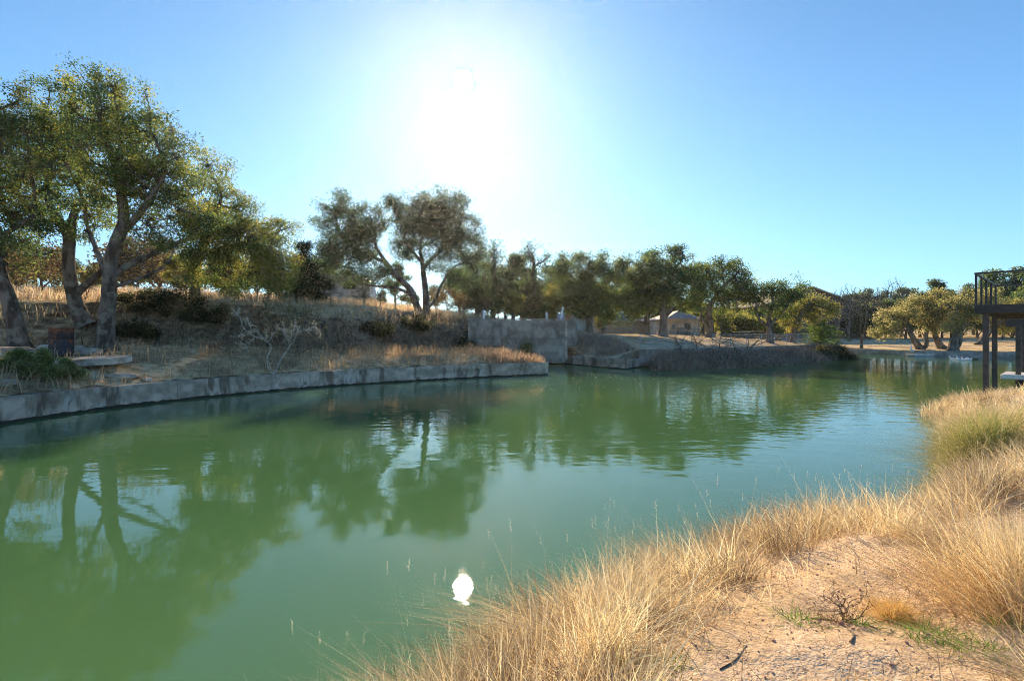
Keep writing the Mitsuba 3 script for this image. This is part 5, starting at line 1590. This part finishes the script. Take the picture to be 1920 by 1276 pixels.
def tussock(base, label, x, y, n, r, h0, h1, lean_dir, lean_sd, table, seed, segs=4, curl=.8, out=1.2, w=(.003, .006), category='grass tussock'):
    rng = np.random.default_rng(seed)
    q = rng.normal(0, r, (n, 2))
    h = rng.uniform(h0, h1, n)
    lean = (np.asarray(lean_dir) + rng.normal(0, lean_sd, (n, 2))) * h[:, None] + q * out
    p = q + [x, y]
    key = tag(name(base), label, category)
    v, f, c = blades(np.column_stack([p, bank_z(p[:, 0], p[:, 1]) - .02]), h, lean, rng.uniform(*w, n), tints(n, rng, table), segs, curl, rng)
    put(key, (v, f), 'straw', color=c)
    return key


def plan(px, py, z):
    t = (EYE - z) / ((py - 625) / FOCAL)
    return (px - 960) / FOCAL * t, t


GREENISH = [(0.42, 0.42, 0.13), (0.52, 0.47, 0.18), (0.34, 0.37, 0.12), (0.64, 0.54, 0.26), (0.26, 0.31, 0.1)]
x, y = plan(1835, 815, .75)
tussock('tussock', 'large arching greenish grass tussock at the water edge before the black dock', x, y, 2400, .25, .6, 1.2, (-.35, -.12), .65, GREENISH, 401, 5, 1.5, 1.7, (.007, .013))
x, y = plan(1925, 800, .8)
tussock('tussock', 'tan arching grass tussock at the right edge beside the greenish one', x, y, 1500, .22, .6, 1.0, (-.1, 0), .4, STRAW + GREENISH[1:2], 402, 5, 1.3, 1.4, (.005, .009))
x, y = plan(1880, 1130, .95)
tussock('tussock', 'big brown grass tussock leaning left over the sand at the right', x, y, 620, .18, .3, .85, (-.7, .25), .45, [(0.6, 0.42, 0.2), (0.7, 0.5, 0.26), (0.5, 0.34, 0.16), (0.8, 0.62, 0.36)], 403, 4, .45, 1.0, (.003, .006))
x, y = plan(1940, 1120, .95)
tussock('tussock', 'golden upright grass tussock at the right edge above the sand', x, y, 1500, .14, .35, .6, (.0, .1), .25, STRAW, 404, 3, .5, 1.0, (.0025, .0045))
x, y = plan(1672, 1140, .9)
tussock('tussock', 'small fine golden grass tuft in the middle of the sand', x, y, 900, .045, .08, .17, (-.1, 0), .55, [(0.78, 0.55, 0.2), (0.72, 0.5, 0.2), (0.66, 0.46, 0.18)], 405, 3, .6, 1.2, (.0016, .003))
x, y = plan(1560, 1175, .9)
tussock('low_tuft', 'matted brown dead tuft on the sand left of the golden tuft', x + .02, y - .02, 260, .05, .03, .09, (0, 0), 1.0, [(0.2, 0.12, 0.09), (0.28, 0.18, 0.12), (0.14, 0.09, 0.08)], 406, 2, .6, 1.0, (.002, .004))
# dead purple brown weed
rng = np.random.default_rng(410)
x, y = plan(1580, 1150, .9)
z = float(bank_z(x, y))
A = np.array([x, y, z + .08]) + rng.normal(0, 1, (110, 3)) * [.075, .06, .045]
A[:, 2] = np.maximum(A[:, 2], z + .015)
pos, par, rad, kids, n0 = grow([([(x, y, z - .02), (x + .004, y, z + .03)], .006, .004)], A, .02, .025, reach=1.0, seed=3, tip=.0012)
key = tag('dead_weed', 'small dead purple brown branching weed on the sand', 'weed')
put(key + '__stem', skeleton_mesh(pos, par, rad, kids, 0, False), 'bark', smooth=True)
v, f, c = leaves(pos[n0:], 6, .008, .006, rng, [(0.2, 0.12, 0.1), (0.26, 0.17, 0.13)])
put(key + '__foliage', (v, f), 'leaf', color=c)
SPRIG = [(0.2, 0.33, 0.07), (0.27, 0.4, 0.1), (0.15, 0.26, 0.06)]
for i, (px, py, s, lab) in enumerate([(1735, 1180, 1.3, 'largest fresh green weed sprig on the sand, below the golden tuft'), (1612, 1165, .8, 'green weed sprig under the dead purple weed'), (1505, 1165, .9, 'green weed sprig by the grass edge, left of the dead weed'), (1485, 1145, .7, 'yellow green weed sprig at the grass edge, farthest left'), (1905, 1180, 1.2, 'green weed sprig at the right edge under the brown tussock'), (1780, 1212, .7, 'green weed sprig in the diagonal row on the sand, upper left'), (1805, 1225, .9, 'green weed sprig in the diagonal row on the sand, middle'), (1852, 1228, .8, 'green weed sprig in the diagonal row on the sand, right end'), (1720, 1205, .6, 'small thin green sprig below the largest sprig'), (1270, 1240, .7, 'green weed sprig at the bottom, in the sandy gap near the tall grass')]):
    x, y = plan(px, py, .92)
    tussock('weed_sprig', lab, x, y, int(170 * s), .05 * s, .03, .08 * s + .03, (0, 0), .9, SPRIG, 420 + i, 3, .6, 1.2, (.003, .006), 'weed')
for i, (p, r, lab) in enumerate([([(1594, 1192), (1598, 1196), (1600, 1205), (1598, 1217), (1594, 1221)], .006, 'short crooked dark stick standing out on the sand'), ([(1520, 1150), (1540, 1156), (1565, 1157)], .004, 'thin dark twig on the sand left of the dead weed'), ([(1620, 1160), (1632, 1168), (1645, 1175)], .004, 'thin dark twig on the sand right of the dead weed'), ([(1400, 1222), (1380, 1245), (1350, 1262)], .004, 'thin pale twig in the grass at the bottom')]):
    q = []
    for px, py in p:
        x, y = plan(px, py, .92)
        q.append((x, y, float(bank_z(x, y)) + r * .9))
    tag(name('stick') if i == 0 else name('twig_piece'), lab, 'stick')
    put('stick' if i == 0 else ('twig_piece' if i == 1 else f'twig_piece_{i - 1:03d}'), tube(curve(q, .02), r, 6, True), 'bark', smooth=True)
# small stones in the gravel
rng = np.random.default_rng(500)
q = np.column_stack([rng.uniform(.3, 5, 2400), rng.uniform(2.3, 5.6, 2400)])
base_m = trimesh.creation.icosphere(subdivisions=0)
bv, bf = np.array(base_m.vertices), np.array(base_m.faces)
zz = bank_z(q[:, 0], q[:, 1])
sc = rng.uniform(.0025, .007, (len(q), 1)) * np.where(rng.random((len(q), 1)) < .06, 2.2, 1)
V = (bv[None] * (sc[:, :, None] * rng.uniform(.6, 1.3, (len(q), 1, 3))) + np.column_stack([q, zz + sc[:, 0] * .3])[:, None]).reshape(-1, 3)
F = (bf[None] + (np.arange(len(q)) * len(bv))[:, None, None]).reshape(-1, 3)
put('gravel', (V, F), 'pink_rock')
tag('gravel', 'small loose stones on the sandy bank', 'gravel', kind='stuff')
for i, (px, py, s, lab) in enumerate([(1852, 722, .28, 'pinkish rock at the foot of the near dock post'), (1868, 718, .22, 'pinkish rock behind the greenish tussock, centre'), (1885, 717, .3, 'larger pinkish rock beside the dark lower deck'), (1897, 723, .26, 'pinkish rock at the right end of the small pile by the dock')]):
    x, y = plan(px, py, .85)
    zb = float(bank_z(x, y))
    rock('rock', lab, (x, y, zb + .1), (s, s * .8, s * .7), 90 + i, 'pink_rock', .8, i)
# pale flecks drifting on the water before the inlet
rng = np.random.default_rng(600)
q = np.column_stack([rng.normal(2.5, 6.0, 420), 31.5 + rng.normal(0, 3.6, 420)])
q = np.vstack([q, np.column_stack([rng.uniform(-9, 20, 120), rng.uniform(16, 36, 120)])])
_, sd = polyline_distance(q[:, 0], q[:, 1], WALL)
q = q[~inside(LEFT_LAND.buffer(.15), q[:, 0], q[:, 1]) & (sd < 0)]
n = len(q)
sz = rng.uniform(.02, .07, n)
an = rng.uniform(0, 6.3, n)
ax_ = np.stack([np.cos(an), np.sin(an), an * 0], 1) * sz[:, None]
bx_ = np.stack([-np.sin(an), np.cos(an), an * 0], 1) * sz[:, None] * .5
c0 = np.column_stack([q, np.full(n, .006)])
lift = np.array([0, 0, 1.0]) * sz[:, None] * .25
V = np.stack([c0 - ax_ + lift, c0 - bx_, c0 + ax_ + lift, c0 + bx_], 1).reshape(-1, 3)
i4 = np.arange(n) * 4
put('floating_leaves', (V, np.vstack([np.stack([i4, i4 + 1, i4 + 2], 1), np.stack([i4, i4 + 2, i4 + 3], 1)])), 'straw', color=np.repeat(tints(n, rng, [(0.8, 0.76, 0.66), (0.6, 0.5, 0.34)]), 4, axis=0))
tag('floating_leaves', 'small pale leaves and flecks drifting on the water', 'leaves', kind='stuff')
